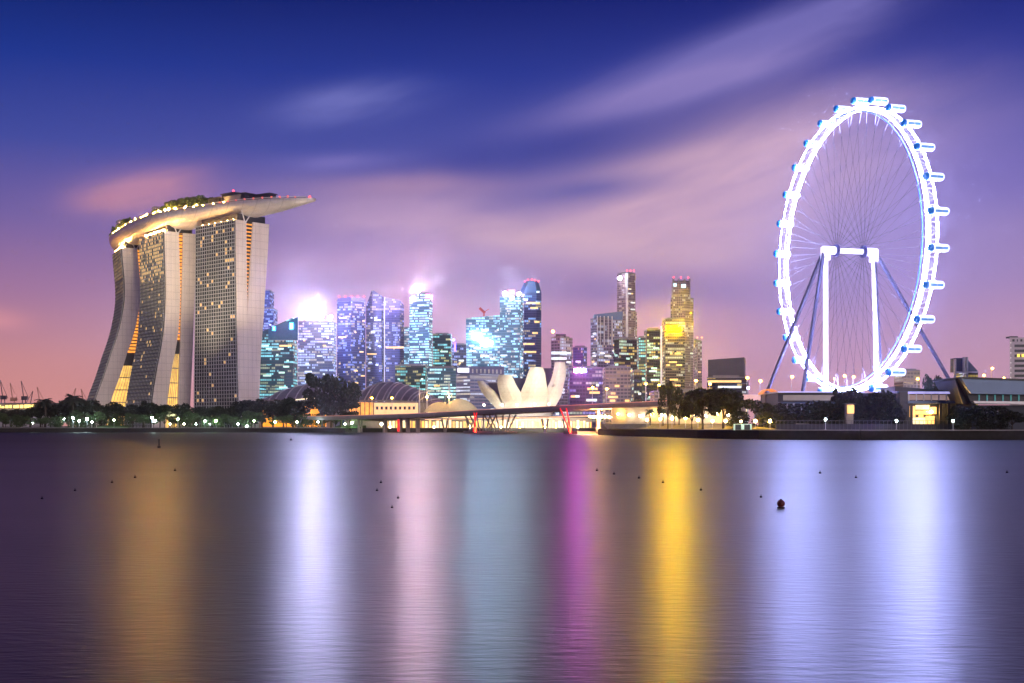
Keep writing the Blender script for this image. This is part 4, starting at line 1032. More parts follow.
# ------------------------------------------------------------------ exhibition halls: ribbed shell roofs
def shell(label, tab, D, dep, skew, ybase, ribs, nm='exhibition_hall'):
    xs = [t[0] for t in tab]; r = thing(nm, (px(sum(xs) / len(xs), D), D + dep / 2, LZ), label, 'hall', 'exhibition halls with grey shell roofs')
    x0, x1 = xs[0], xs[-1]; N = 24
    def top(x): return smoothtab(tab, x)
    secs = []
    for j in range(N + 1):
        x = x0 + (x1 - x0) * j / N; sec = []
        for k in range(7):
            t = k / 6; y = D + dep * t; sag = (1 - (2 * t - 1) ** 2) * 0.5 + 0.5
            zb = pz(ybase, D); z = zb + (pz(top(x), D + dep) - zb) * math.sin(math.pi / 2 * (0.03 + .97 * t)) ** .8
            sec.append((px(x, D) + skew * t * 20, y, z))
        sec += [(sec[-1][0], sec[-1][1], sec[-1][2] - 1.2), (sec[0][0], sec[0][1], sec[0][2] - 1.2)]
        secs.append(sec)
    b = MB(); b.loft(secs); b.build('shell_roof', M['roofgrey'], r, smooth=False)
    for q in range(ribs):
        j = int((q + .5) / ribs * N); pts = [(p[0], p[1], p[2] + .5) for p in secs[j][:7]]
        b = MB(); b.tube(pts, .55, 5); b.build('roof_rib', M['roofrib'], r)
    b = MB(); b.box(px(x0 + 1, D), px(x1 - 1, D), D + 4, D + dep - 2, LZ, pz(ybase, D)); b.build('wall', M['concrete'], r)
    return r


rh = shell('low grey shell roof right of the nearest hotel tower', [(256, 399), (266, 392.5), (280, 387.5), (296, 384.3), (310, 386), (326, 392), (334, 397)], 1180, 60, 0.2, 401, 9)
b = MB(); b.box(px(262, 1178), px(326, 1178), 1176, 1180, LZ + 1, pz(403, 1178)); b.build('orange_lit_arcade', glow('arcade_orange', (1, .38, .03), 1.3, 'AUTO', .95, .12), rh)
b = MB(); b.tube([(px(290, 1178), 1175, pz(400.5, 1178)), (px(326, 1178), 1175, pz(397.0, 1178))], .5, 5); b.build('lit_eaves', glow('eaves_lit', (1, .8, .5), 1.4, 'NONE'), rh)
rh = shell('wide ribbed grey shell roof above the orange-lit hall by the bridge', [(343, 396), (352, 389), (362, 384), (374, 382.3), (388, 384), (402, 388.5), (416, 394.5), (430, 401)], 1120, 66, 0.4, 402, 14)
b = MB(); b.box(px(350, 1118), px(374, 1118), 1115, 1118.5, pz(417, 1118), pz(402.5, 1118)); b.build('orange_hall_glazing', glow('hall_orange', (1, .42, .08), 1.2, 'AUTO', .8, .2), rh)
b = MB(); b.box(px(374.5, 1117), px(418, 1117), 1113, 1118.4, pz(417, 1118), pz(403.0, 1118)); b.build('pale_hall_front', glow('hall_pale', (1, .66, .32), 1.0, 'AUTO', .4, .2), rh)
for i in range(9):
    b = MB(); b.box(px(376 + i * 4.6, 1112), px(378.2 + i * 4.6, 1112), 1112.3, 1112.9, pz(409.5, 1112), pz(406.5, 1112)); b.build('dark_window', M['recess'], rh)
for i in range(6):
    b = MB(); b.box(px(351 + i * 4.4, 1112), px(351.7 + i * 4.4, 1112), 1113.5, 1114.5, pz(418, 1112), pz(402.5, 1112)); b.build('column', M['dark'], rh)
# tensile canopies and masts by the museum
for (xa, xb, yt_, lb) in ((424, 452, 402, 'yellow-lit tent canopy left of its lower neighbour by the bridge'), (440, 478, 399, 'large yellow-lit tent canopy beside the museum')):
    D = 1060; r = thing('tent_canopy', (px((xa + xb) / 2, D), D, LZ), lb, 'canopy', 'tent canopies beside the museum')
    b = MB(); n = 16; secs = []
    for i in range(n + 1):
        x = xa + (xb - xa) * i / n; t = i / n; h = math.sin(math.pi * t) ** .8
        zt_ = pz(411, D) + (pz(yt_, D) - pz(411, D)) * h
        secs.append([(px(x, D), D - 6, zt_ * .0 + pz(412, D)), (px(x, D), D + 4, zt_), (px(x, D), D + 16, zt_ + .5), (px(x, D), D + 16, zt_ - .4), (px(x, D), D + 4, zt_ - .8)])
    b.loft(secs); b.build('membrane', mat('membrane_cream', (.7, .62, .4), .7), r)
    b = MB(); b.box(px(xa + 2, D), px(xb - 2, D), D + 2, D + 3, LZ, pz(411, D)); b.build('lit_interior', G['interiorw'], r)
for i, (x, yt_, yb_) in enumerate(((419.5, 387, 410), (427, 380, 402), (449, 383, 402))):
    D = 1062; r = thing('canopy_mast', (px(x, D), D, LZ), ['thin white mast left of the lit tent canopies', 'tallest white mast above the tent canopies with a lit foot', 'white mast over the large tent canopy'][i], 'mast', 'white masts of the tent canopies')
    b = MB(); b.tube([(px(x, D), D, LZ), (px(x, D), D, pz(yt_, D))], .8, 6, .3); b.build('pole', M['white'], r)
    b = MB(); b.tube([(px(x, D), D, pz(yt_ + 2, D)), (px(x + 5, D), D, pz(yt_ + 22, D))], .12, 4); b.tube([(px(x, D), D, pz(yt_ + 2, D)), (px(x - 5, D), D, pz(yt_ + 22, D))], .12, 4); b.build('stay_cable', M['steel'], r)
    if i: b = MB(); b.ball((px(x, D), D - 1.5, pz(yb_ - 5, D)), .8); b.build('foot_lamp', G['gold'], r)

# ------------------------------------------------------------------ lotus-shaped museum
mu = thing('lotus_museum', (px(522, 1045), 1045, LZ), 'pale lotus-shaped museum with upright petals beside the bridge', 'museum')
def petal(levels, bulge, thick, m=None, nm='petal'):
    """levels: (y, xl, xr, D)"""
    secs = []; tb = lambda k: [(l[0], l[k]) for l in levels]
    y0, y1 = levels[0][0], levels[-1][0]
    for i in range(15):
        y = y0 + (y1 - y0) * i / 14; xl, xr, D = (smoothtab(tb(k), y) for k in (1, 2, 3)); sec = []
        for k in range(7):
            t = k / 6; x = xl + (xr - xl) * t; d = D - bulge * math.sin(math.pi * t); sec.append((px(x, d), d, pz(y, D)))
        for k in range(6, -1, -1):
            t = k / 6; x = xl + (xr - xl) * (0.06 + .88 * t); d = D + thick - bulge * .7 * math.sin(math.pi * t) * .6; sec.append((px(x, d), d, pz(y, D)))
        secs.append(sec)
    b = MB(); b.loft(secs); return b.build(nm, m or M['petal'], mu, smooth=False)
petal([(380.8, 477.0, 483.5, 1034), (385, 478.5, 487.5, 1036), (391, 481.0, 494.5, 1040), (397, 485.5, 500.5, 1045), (403, 491, 507, 1049), (410, 497, 514, 1052)], 2.5, 6)
petal([(374.8, 498.8, 511.5, 1016), (380, 497.2, 514, 1020), (388, 498, 518, 1026), (396, 500, 523, 1034), (403, 503, 527, 1041), (411, 506, 530, 1048)], 4, 7)
petal([(367.3, 530.0, 543.0, 1008), (374, 527.5, 545.2, 1013), (382, 525, 546.2, 1020), (390, 521.5, 547.5, 1028), (398, 519, 547.5, 1036), (411, 517, 545, 1046)], 4.5, 8)
petal([(362.3, 554.5, 565.0, 1032), (370, 553.6, 566, 1034), (378, 551.5, 565.5, 1037), (386, 548, 563.5, 1040), (394, 544, 562, 1044), (402, 540, 558, 1048), (411, 536, 553, 1052)], 2.5, 7)
petal([(368, 536, 552, 1075), (385, 533, 550, 1070), (411, 528, 542, 1060)], -3, 6, M['roofgrey'], 'rear_petal')
petal([(383, 488, 500, 1075), (395, 494, 510, 1068), (411, 505, 520, 1060)], -3, 6, M['roofgrey'], 'rear_petal')
petal([(378, 512, 530, 1080), (392, 512, 530, 1070), (411, 514, 530, 1062)], -3, 6, M['roofgrey'], 'rear_petal')
b = MB(); b.prism([(px(524, 1052) + 24 * math.cos(a / 16 * 6.283), 1056 + 16 * math.sin(a / 16 * 6.283)) for a in range(16)], LZ, pz(409.5, 1052)); b.build('base_drum', M['concrete'], mu)
def _unused(): pass
def spot(name, loc, target, e, col, size=60, blend=.6, parent=None, r=0.5):
    l = bpy.data.lights.new(name, 'SPOT'); l.energy = e; l.color = col; l.spot_size = R(size); l.spot_blend = blend; l.shadow_soft_size = r
    o = bpy.data.objects.new(name, l); COL.objects.link(o); o.location = loc
    d = Vector(target) - Vector(loc); o.rotation_euler = d.to_track_quat('-Z', 'Y').to_euler(); return o
for (x, y) in ((484, 405), (502, 405), (517, 404.5), (534.5, 404.5), (549, 404)):
    D = 1000; b = MB(); b.ball((px(x, D), D, pz(y, D)), .75); b.build('uplight', G['warmwhite'], mu)
spot('museum_spot', (px(500, 960), 965, 8), (px(510, 1030), 1030, 30), 3.0e5, (1, .90, .70), 75)
spot('museum_spot', (px(545, 960), 965, 8), (px(545, 1030), 1030, 32), 3.0e5, (1, .90, .70), 75)
# hotel floodlights on the ground, washing the end walls
spot('deck_spot', (px(285, 985), 990, 6), (px(255, 1120), 1110, 195), 7e5, (1, .78, .58), 50, r=2)
spot('deck_spot', (px(170, 985), 990, 6), (px(170, 1180), 1180, 195), 1.6e6, (1, .78, .52), 50, r=2)

# ------------------------------------------------------------------ bridges
def poly_at(tab, s):
    return tuple(interp([(t[0], t[k]) for t in tab], s) for k in range(1, len(tab[0])))


BR = [(300, 1035, 12.0), (345, 1000, 12.2), (420, 950, 13.4), (490, 900, 15.6), (583, 820, 17.6), (690, 740, 19.3), (760, 715, 20.6), (860, 770, 24), (960, 800, 26), (1100, 820, 28)]
def bridge_pt(x): D, z = poly_at(BR, x); return Vector((px(x, D), D)), z
r = thing('road_bridge', (*bridge_pt(490)[0], 0), 'long low road bridge across the channel, rising to the right with red-lit struts', 'bridge')
xs = [300 + 10 * i for i in range(80)]
def deck_sec(x, w0, w1, z0, z1):
    p, z = bridge_pt(x); q, _ = bridge_pt(x + 4); d = (q - p).normalized(); n_ = Vector((d.y, -d.x))
    a, b_ = p + n_ * w0, p + n_ * w1
    return [(a.x, a.y, z + z0), (b_.x, b_.y, z + z0), (b_.x, b_.y, z + z1), (a.x, a.y, z + z1)]
b = MB(); b.loft([deck_sec(x, -13, 13, -2.2, -0.6) for x in xs]); b.build('deck', M['deckc'], r)
b = MB(); b.loft([deck_sec(x, 13.01, 13.5, -1.2, .6) for x in xs]); b.build('parapet', M['deckc'], r)
b = MB(); b.loft([deck_sec(x, -13.5, -13.01, -1.2, .6) for x in xs]); b.build('parapet', M['deckc'], r)
b = MB(); b.loft([deck_sec(x, 12.9, 13.2, .61, .95) for x in xs]); b.build('parapet_light_line', glow('parapet_glow', (1, .42, .32), .55, 'NONE'), r)
b = MB(); b.loft([deck_sec(x, -12, 12, -.59, -.5) for x in xs]); b.build('roadway', mat('asphalt', (.05, .05, .055), .9), r)
for x in (360, 385, 400, 408, 418):
    p, z = bridge_pt(x); 
    for k in (-8, 8): b = MB(); b.tube([(p.x, p.y + k, -2), (p.x, p.y + k, z - 2.2)], 1.0, 8); b.build('pier', M['deckc'], r)
for (x, red) in ((490, 1), (583, 1)):
    p, z = bridge_pt(x); q, _ = bridge_pt(x + 3); d = (q - p).normalized(); n_ = Vector((d.y, -d.x))
    for k, (s0, s1) in enumerate([(-.3, -1.2), (-.15, -.8), (0, -.3), (.15, .25), (.3, .75), (.42, 1.2)] if x == 490 else []):
        for w_ in (-9, 9):
            a = p + n_ * w_ + d * s0 * 22; c = p + n_ * w_ + d * s1 * 15
            b = MB(); b.tube([(a.x, a.y, 1.5), (c.x, c.y, z - 2.2)], .55, 6); b.build('strut', M['deckc'], r)
    b = MB(); w0 = p - d * 16; w1 = p + d * 16
    b.obox((p.x, p.y), d, n_, 17 if x == 490 else 7, 11, -1, 1.6); b.build('pile_cap', M['deckc'], r)
    if x == 490: spans = ((-2, 2), (1.5, -1))
    else: spans = ((2.5, -7), (4, -1))
    for (s0, s1) in spans:
        a = p + n_ * 13.6 + d * s0; c = p + n_ * 13.6 + d * s1
        b = MB(); b.tube([(a.x, a.y, 1.0), (c.x, c.y, z - 1)], .42, 6); b.build('red_lit_strut', G['redled'], r)
    a = p + n_ * 14 + d * (1 if x == 490 else 3.5)
    b = MB(); b.tube([(a.x, a.y, .8), (a.x, a.y, 4.6)], .65, 6); b.build('red_marker_light', glow('marker_redorange', (1, .06, .02), 9) if x == 490 else bpy.data.materials['marker_redorange'], r)
b = MB(); p, z = bridge_pt(400); b.box(p.x - .8, p.x + .8, p.y - 14.6, p.y - 13.6, 1, 10); b.build('red_panel', G['redled'], r)
for x in range(598, 790, 16):
    p, z = bridge_pt(x); 
    for k in (-7, 7): b = MB(); b.tube([(p.x, p.y + k, LZ - 3), (p.x, p.y + k, z - 2.2)], 1.0, 8); b.build('pier', M['deckc'], r)
# warm lights under the deck at the right abutment
for i in range(13):
    x = 590 + i * 3.8; p, z = bridge_pt(x); yy = p.y - 14; b = MB(); zz = pz(416.5 + .4 * (i % 3), yy)
    b.ball((px(x, yy), yy, zz), .55); b.build('underdeck_lamp', bpy.data.materials.get('underdeck_gold') or glow('underdeck_gold', (1, .46, .14), 2400), r)
ab = thing('abutment_wall', (px(670, 735), 735, LZ), 'pale lit retaining wall under the right end of the road bridge', 'retaining wall')
b = MB(); b.prism([(px(612, 760), 760), (px(690, 712), 712), (px(742, 690), 690), (px(742, 694), 694), (px(690, 716), 716), (px(612, 764), 764)], LZ, pz(407.5, 735)); b.build('wall', mat('pale_wall', (.62, .55, .45), .8), ab)
b = MB(); b.prism([(px(612, 760), 759.5), (px(690, 712), 711.5), (px(742, 690), 689.5), (px(742, 694), 694.5), (px(690, 716), 716.5), (px(612, 764), 764.5)], pz(407.5, 735) + .01, pz(406.8, 735)); b.build('coping', M['concrete'], ab)
for i in range(11):
    x = 618 + i * 11; D = interp([(612, 756), (690, 708), (742, 686)], x)
    b = MB(); b.ball((px(x, D), D, pz(414 + (i % 3), D)), .7); b.build('wall_lamp', G['warmwhite'] if i % 3 else G['gold'], ab)
# rear low bridge
r = thing('low_bridge', (px(470, 985), 985, 0), 'second lower bridge lit from beneath behind the road bridge', 'bridge')
b = MB(); b.loft([[(px(x, D), D, z), (px(x, D), D + 12, z), (px(x, D), D + 12, z + 1.4), (px(x, D), D, z + 1.4)] for x, D, z in ((352, 1005, 8.6), (420, 985, 9.6), (500, 965, 10.6), (545, 955, 11.2), (600, 940, 12.2), (640, 925, 13))]); b.build('deck', M['deckc'], r)
b = MB(); b.loft([[(px(x, D), D - .6, z), (px(x, D), D - .02, z), (px(x, D), D - .02, z + .5), (px(x, D), D - .6, z + .5)] for x, D, z in ((425, 984, 9.9), (500, 965, 10.9), (545, 955, 11.5), (600, 940, 12.5))]); b.build('edge_light_line', glow('edge_peach', (1, .55, .3), 1.5), r)
for x in (445, 470, 545, 566):
    for s in (-1, 1):
        b = MB(); b.tube([(px(x, 960), 960, -1), (px(x + s * 3.2, 962), 962, 10.4)], .7, 6); b.build('pier', M['deckc'], r)
# lit waterfront building behind the channel
r = thing('waterfront_arcade', (px(420, 1030), 1030, LZ), 'golden lit waterfront arcade seen under the bridges', 'arcade')
b = MB(); b.box(px(352, 1030), px(592, 1030), 1030, 1044, LZ, 11.0); b.build('wall', M['concrete'], r)
b = MB(); b.box(px(350, 1030), px(594, 1030), 1027, 1046, 11.01, 11.8); b.build('roof', M['concrete'], r)
rnd = random.Random(3); x = 386.0
while x < 590:
    ww = rnd.uniform(1.3, 2.6); b = MB(); b.box(px(x, 1029.5), px(x + ww, 1029.5), 1029.2, 1029.9, LZ + .3, rnd.uniform(8.2, 10.2)); b.build('lit_bay', rnd.choice((G['interiorw'], G['interiorw'], G['winwarm'], G['atrium'])), r); x += ww + rnd.uniform(.6, 1.6)
for i, (x, c) in enumerate(((381.5, 'w'), (390, 'y'), (434, 'y'), (470, 'y'), (501, 'y'), (520, 'o'), (545, 'y'), (556, 'o'), (578, 'y'))):
    D = 1018; lamp_ball('quay_lamp', px(x, D), D, pz(424 if c == 'w' else 427, D), .8 if c != 'w' else 1.1, {'w': G['warmwhite'], 'y': G['gold'], 'o': G['orange']}[c],
                        '%s quay lamp under the bridges, %s' % ({'w': 'bright white', 'y': 'golden', 'o': 'orange'}[c], ['beside the orange-lit hall', 'left of the red panel', 'right of the dark bridge piers', 'below the tent canopy', 'right of the left red strut', 'below the second petal', 'between the V-shaped piers', 'at the right V-shaped pier', 'left of the right red strut'][i]), 'quay lamp', 'lamps along the far quay')

# ------------------------------------------------------------------ street lamps on the bridge and expressway
SL = [(372, 398, 1), (392, 398, 1), (592.4, 387.5, 1), (606.7, 389, 1), (645.6, 384, 1), (658.8, 385.3, 1), (695.6, 381, 1), (709.6, 384, 1), (747, 378, 1), (760, 381, 1), (791.6, 377, 1), (844, 376, 1), (853, 377, 1), (867, 383, 0), (942.4, 368.5, 1), (983, 375.5, 1), (991.5, 368.5, 1), (917, 379, 1), (834, 379, 0), (1003, 378, 0)]
near = ['above the ribbed hall roof, left one', 'above the ribbed hall roof, right one', 'before the dark violet block, left one', 'before the beige block', 'beside the dark narrow block', 'below the tan tower', 'at the slim grey block', 'left of the low dark office block', 'right of the low dark office block', 'between low office block and wheel', 'at the left leg brace of the wheel', 'inside the wheel, left of a close pair', 'inside the wheel, right of a close pair', 'behind the right wheel leg, faint', 'high between wheel and dark block pair', 'low left of the tallest lamp by the white roof', 'tall one above the white sloping roof', 'at the small glassy block', 'inside the wheel near its left leg, faint', 'low over the white sloping roof, faint']
for i, (x, y, s) in enumerate(SL):
    (p, dz_) = bridge_pt(x); D = p.y + 6; zt_ = pz(y, D)
    base = dz_ - .5
    t = thing('street_lamp', (px(x, D), D, base), 'orange street lamp, %s' % near[i], 'street lamp', 'street lamps along the bridge and expressway')
    b = MB(); b.tube([(px(x, D), D, base), (px(x, D), D, zt_ - .2), (px(x, D), D - 1.4, zt_ + .3)], .16, 5); b.build('pole', M['steel'], t)
    b = MB(); b.ball((px(x, D), D - 1.6, zt_), .85 if s else .6, 8, 6, .8); b.build('lamp_head', G['orange'], t)

# ------------------------------------------------------------------ right bank: promenade lamps, trees, fences
ground_r = LZ + .25
PL = [(647, 420), (660, 419), (672, 418.5), (685.5, 418), (698, 420), (712.5, 421), (725.5, 421), (741, 421.5), (755.5, 421), (770, 421)]
for i, (x, y) in enumerate(PL):
    D = interp([(600, 700), (700, 562), (762, 515), (860, 500)], x); 
    lamp_ball('promenade_lamp', px(x, D), D, pz(y, D), .62 if i != 7 else .4, G['gold'], 'golden globe lamp on the right promenade, %s' % ['first from the bridge abutment', 'second from the bridge abutment', 'left of the palms', 'below the left edge of the big tree', 'below the left half of the big tree', 'below the middle of the big tree', 'below the right half of the big tree', 'dim one above the white frames', 'right of the white frames', 'last of the golden row'][i], 'promenade lamp', 'golden lamps along the right promenade', base=ground_r)
for i, (x, y) in enumerate(((825.5, 419.5), (896.5, 421), (953, 421))):
    D = 496; t = lamp_ball('post_lamp', px(x, D), D, pz(y, D), .48, G['coolwhite'], ['tall white post lamp in front of the dark tree cluster', 'white post lamp left of the lit two-storey building', 'white post lamp beside the low rounded trees at right'][i], 'post lamp', 'white post lamps on the right promenade', base=ground_r)
lamp_ball('tent_light', px(748, 900), 900, pz(388, 900), 1.0, glow('blue_white_lamp', (.6, .6, 1), 30), 'small blue-white lamp right of the low dark office block', 'lamp', base=LZ)
# light strips, wall lit structure under the big tree
for i, (x, lb) in enumerate(((738.5, 'left'), (747.5, 'right'))):
    D = 506; r = thing('kiosk_frame', (px(x, D), D, ground_r), 'small white %s kiosk frame on the promenade under the golden lamps' % ('square, left' if i == 0 else 'square, right'), 'kiosk', 'white kiosk frames')
    X = px(x, D); b = MB()
    for s in (-1, 1): b.box(X + s * 1.5 - .15, X + s * 1.5 + .15, D - .2, D + 2, ground_r, pz(424.5, D))
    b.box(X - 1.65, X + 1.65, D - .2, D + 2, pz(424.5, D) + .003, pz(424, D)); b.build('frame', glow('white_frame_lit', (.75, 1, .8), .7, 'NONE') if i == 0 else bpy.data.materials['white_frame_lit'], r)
    b = MB(); b.box(X - 1.3, X + 1.3, D + 1.4, D + 1.7, ground_r, pz(425, D)); b.build('back_panel', M['recess'], r)
tree(px(668, 600), 600, ground_r, 'airy', pz(383, 600) - ground_r, 'slim airy tree behind the bridge deck left of the big tree', None, .55, var=0)
tree(px(679, 600), 600, ground_r, 'airy', pz(389, 600) - ground_r, 'smaller airy tree between the slim one and the big tree', None, .6, var=1)
tree(px(650, 640), 640, ground_r, 'palm', pz(408, 640) - ground_r, 'small palm lit yellow near the bridge abutment', 'small palms by the abutment', 1.1, 'palm_tree', 'palm', mat2=M['leaf_lit'])
tree(px(663, 620), 620, ground_r, 'palm', pz(407, 620) - ground_r, 'second small palm right of the abutment palm', 'small palms by the abutment', 1.1, 'palm_tree', 'palm', mat2=M['leaf_lit'])
tree(px(675, 605), 605, ground_r, 'palm', pz(411, 605) - ground_r, 'shortest small palm left of the big tree', 'small palms by the abutment', 1.0, 'palm_tree', 'palm', mat2=M['leaf_lit'])
tree(px(703, 545), 545, ground_r, 'dome', pz(387, 545) - ground_r, 'big dark spreading tree on the right bank, left half of the pair', None, 1.02, var=0)
tree(px(723, 542), 542, ground_r, 'dome', pz(387, 542) - ground_r, 'big dark spreading tree on the right bank, right half of the pair', None, 1.02, var=2)
tree(px(692, 548), 548, ground_r, 'round', pz(398, 548) - ground_r, 'lower dark tree at the left edge of the big spreading pair', None, .6)
tree(px(737, 545), 545, ground_r, 'bush', pz(409, 545) - ground_r, 'low dark bush under the right edge of the big spreading pair', None, 1.0)
tree(px(759, 525), 525, ground_r, 'round', pz(399, 525) - ground_r, 'small round dark tree right of the big spreading pair', None, .85, var=1)
tree(px(772, 528), 528, ground_r, 'bush', pz(405, 528) - ground_r, 'low dark bush right of the small round tree', None, 1.3)
cl = [(790, 405, 'bush', 1.6), (803, 404, 'bush', 1.6), (815, 403, 'bush', 1.5), (829, 401, 'round', 1.1), (843, 388, 'airy', .7), (850, 386, 'round', .62), (860, 392, 'round', .8), (872, 391, 'round', .85), (880, 394, 'round', .8), (888, 400, 'bush', .9), (838, 402, 'bush', 1.2), (866, 404, 'bush', 1.2)]
cn = ['leftmost, below the terminal roof', 'second, below the terminal roof', 'third, below the terminal roof', 'left edge of the cluster', 'tall airy one left of the summit', 'tallest one at the summit', 'just right of the summit', 'before the foot of the right wheel leg', 'right of the right wheel leg', 'beside the lit two-storey building', 'low at the left front', 'low at the middle front']
for (x, y, k, w_), lb in zip(cl, cn):
    D = 520 + (x % 7) * 3; tree(px(x, D), D, ground_r, k, pz(y, D) - ground_r, 'dark tree in the cluster under the wheel, %s' % lb, 'dark trees under the wheel', w_)
cl = [(958, 410, 'round', 1.2), (968, 406, 'round', 1.2), (980, 405, 'round', 1.2), (992, 408, 'round', 1.2), (1003, 406, 'round', 1.2), (1012, 410, 'round', 1.1), (965, 418, 'bush', 1.4), (985, 418, 'bush', 1.4), (1001, 419, 'bush', 1.4)]
cn = ['leftmost', 'second from left', 'middle left', 'middle right', 'second from right', 'rightmost', 'low left front', 'low middle front', 'low right front']
for (x, y, k, w_), lb in zip(cl, cn):
    D = 500 + (x % 5) * 2; tree(px(x, D), D, ground_r, k, pz(y, D) - ground_r, 'low rounded dark tree before the white sloping roof, %s' % lb, 'rounded trees before the white roof', w_)
# hedge & fence
r = thing('promenade_fence', (px(850, 500), 500, ground_r), 'long grey fence with thin posts along the right promenade', 'fence')
b = MB(); b.box(px(776, 512), px(955, 512), 512, 512.2, pz(420.9, 512), pz(420.5, 512)); b.build('top_rail', M['fence'], r)
b = MB(); b.box(px(776, 512), px(955, 512), 512, 512.15, ground_r, pz(424, 512)); b.build('lower_panel', mat('fence_panel', (.06, .06, .09), .7), r)
for i in range(46):
    X = px(776 + i * 3.98, 512); b = MB(); b.box(X - .05, X + .05, 511.8, 511.98, ground_r, pz(420.9, 512)); b.build('post', M['fence'], r)
r = thing('parked_van', (px(803, 518), 518, LZ), 'small white van parked behind the promenade fence', 'van')
X = px(803, 518); b = MB()
b.loft([[(X + x_, 517 + y_, z_) for x_, z_ in ((-3.2, ground_r + .5), (3.2, ground_r + .5), (3.2, ground_r + 1.6), (2.3, ground_r + 2.5), (-2.6, ground_r + 2.6), (-3.2, ground_r + 2.3))] for y_ in (0, 2)]); b.build('body', M['white'], r)
b = MB(); b.loft([[(X + x_, 516.9 + y_, z_) for x_, z_ in ((1.2, ground_r + 1.6), (2.6, ground_r + 1.6), (2.0, ground_r + 2.3), (1.2, ground_r + 2.3))] for y_ in (0, .06)]); b.build('side_window', M['recess'], r)
for s in (-2, 2):
    b = MB(); b.tube([(X + s, 516.8, ground_r + .45), (X + s, 517.2, ground_r + .45)], .45, 10); b.build('wheel', M['black'], r)
for i, (x, y, c, nm, lb) in enumerate(((850, 409, 'interior', 'lit_hut', 'small orange-lit hut glowing through the dark tree cluster'), (843, 385, 'flood2', 'lit', ''))):
    if nm == 'lit': continue
    D = 515; r = thing(nm, (px(x, D), D, ground_r), lb, 'hut'); X = px(x, D)
    b = MB(); b.box(X - 1.4, X + 1.4, D, D + 3, ground_r, pz(404, D)); b.build('wall', M['concrete'], r)
    b = MB(); b.box(X - 1.1, X + 1.1, D - 2.3, D - .02, pz(413.5, D), pz(405, D)); b.build('lit_front', G['interior'], r)
    b = MB(); b.box(X - 2, X + 2, D - 2.5, D + 4, pz(404, D) + .01, pz(403.3, D)); b.build('roof', M['dark'], r)

# ------------------------------------------------------------------ wheel terminal and the buildings beside it
D = 575; r = thing('wheel_terminal', (px(815, D), D, LZ), 'long low terminal building with pale flat roof at the foot of the wheel', 'terminal')
b = MB(); b.box(px(778, D), px(905, D), D, D + 40, LZ, pz(393, D)); b.build('wall', mat('terminal_wall', (.07, .07, .11), .7), r)
b = MB(); b.box(px(776, D), px(862, D), D - 4, D + 44, pz(393, D) + .01, pz(391.6, D)); b.build('roof', M['white'], r)
b = MB(); b.box(px(776, D), px(862, D), D - 5, D - 4.05, pz(392.6, D), pz(391.7, D)); b.build('roof_light_line', glow('roofline_violet', (.6, .55, 1), .9, 'NONE'), r)
b = MB(); b.box(px(783, D), px(850, D), D - .5, D - .02, pz(400.5, D), pz(395, D)); b.build('upper_glazing', glow('upper_glaze', (.5, .42, .45), .28, 'NONE', .5, .2), r)
b = MB(); b.box(px(778, D), px(866, D), D - 6, D - .55, pz(403.6, D), pz(402.4, D)); b.build('canopy', M['bluegrey'], r)
b = MB(); b.box(px(795, D), px(842, D), D - 9, D - 6.05, pz(413, D), pz(411.9, D)); b.build('lower_canopy', M['bluegrey'], r)
for i in range(11):
    X = px(784 + i * 7.2, D); b = MB(); b.box(X - .4, X + .4, D - 5.8, D - 5, LZ, pz(403.6, D)); b.build('column', M['steel'], r)
r = thing('orange_pavilion', (px(770, 600), 600, LZ), 'small pavilion with orange-lit curved roof left of the terminal', 'pavilion')
b = MB(); b.loft([[(px(763 + 15 * i / 10, 600), 600 + k, pz(394, 600) + (pz(389.5, 600) - pz(394, 600)) * math.sin(math.pi * i / 10) ** .7 + q) for k, q in ((0, 0), (12, 0), (12, .4), (0, .4))] for i in range(11)]); b.build('roof', glow('roof_orange', (1, .30, .04), .8, 'AUTO', .8, .3), r)
b = MB(); b.box(px(765, 602), px(777, 602), 602, 610, LZ, pz(394, 602)); b.build('wall', M['concrete'], r)
b = MB(); b.box(px(742, 640), px(776, 640), 640, 641, pz(401, 640), pz(394.5, 640)); b.build('hoarding', mat('peach_hoarding', (.6, .45, .38), .8), thing('lit_hoarding', (px(759, 640), 640, LZ), 'pale peach hoarding band between big tree and terminal', 'hoarding'))
spot('hoarding_spot', (px(758, 600), 615, 8), (px(758, 640), 640, 18), 3.0e4, (1, .62, .45), 100)
# two-storey lit building
D = 545; r = thing('two_storey_building', (px(925, D), D, LZ), 'two-storey building with flat dark roofs and bright orange lit ground floor', 'building')
b = MB(); b.box(px(896, D), px(972, D), D + 2, D + 34, LZ, pz(393.5, D)); b.build('wall', mat('twostorey_wall', (.05, .055, .09), .7), r)
b = MB(); b.prism([(px(895, D), D - 3), (px(975, D), D - 3), (px(975, D), D + 36), (px(895, D), D + 36)], pz(393.5, D) + .01, 0, ztop=[pz(391.3, D), pz(391.0, D), pz(391, D), pz(391.3, D)]); b.build('roof', M['bluegrey'], r)
b = MB(); b.loft([[(px(898 + 66 * i / 8, D), D + 4 + k, pz(386 + (i / 8) * 5.5, D) + q) for k, q in ((0, -2.2), (22, -2.2), (22, 0), (0, 0))] for i in range(9)]); b.build('sloping_upper_roof', M['dark'], r)
b = MB(); b.box(px(898, D), px(960, D), D - 3.2, D - 3.02, pz(394, D), pz(391.8, D)); b.build('roof_light_line', glow('violet_line', (.55, .5, 1), .75, 'NONE', .6), r)
b = MB(); b.box(px(908, D), px(960, D), D + 1.5, D + 1.98, pz(400, D), pz(394.6, D)); b.build('upper_glazing', glow('upper_glaze_b', (.62, .42, .42), .42, 'NONE', .6, .2), r)
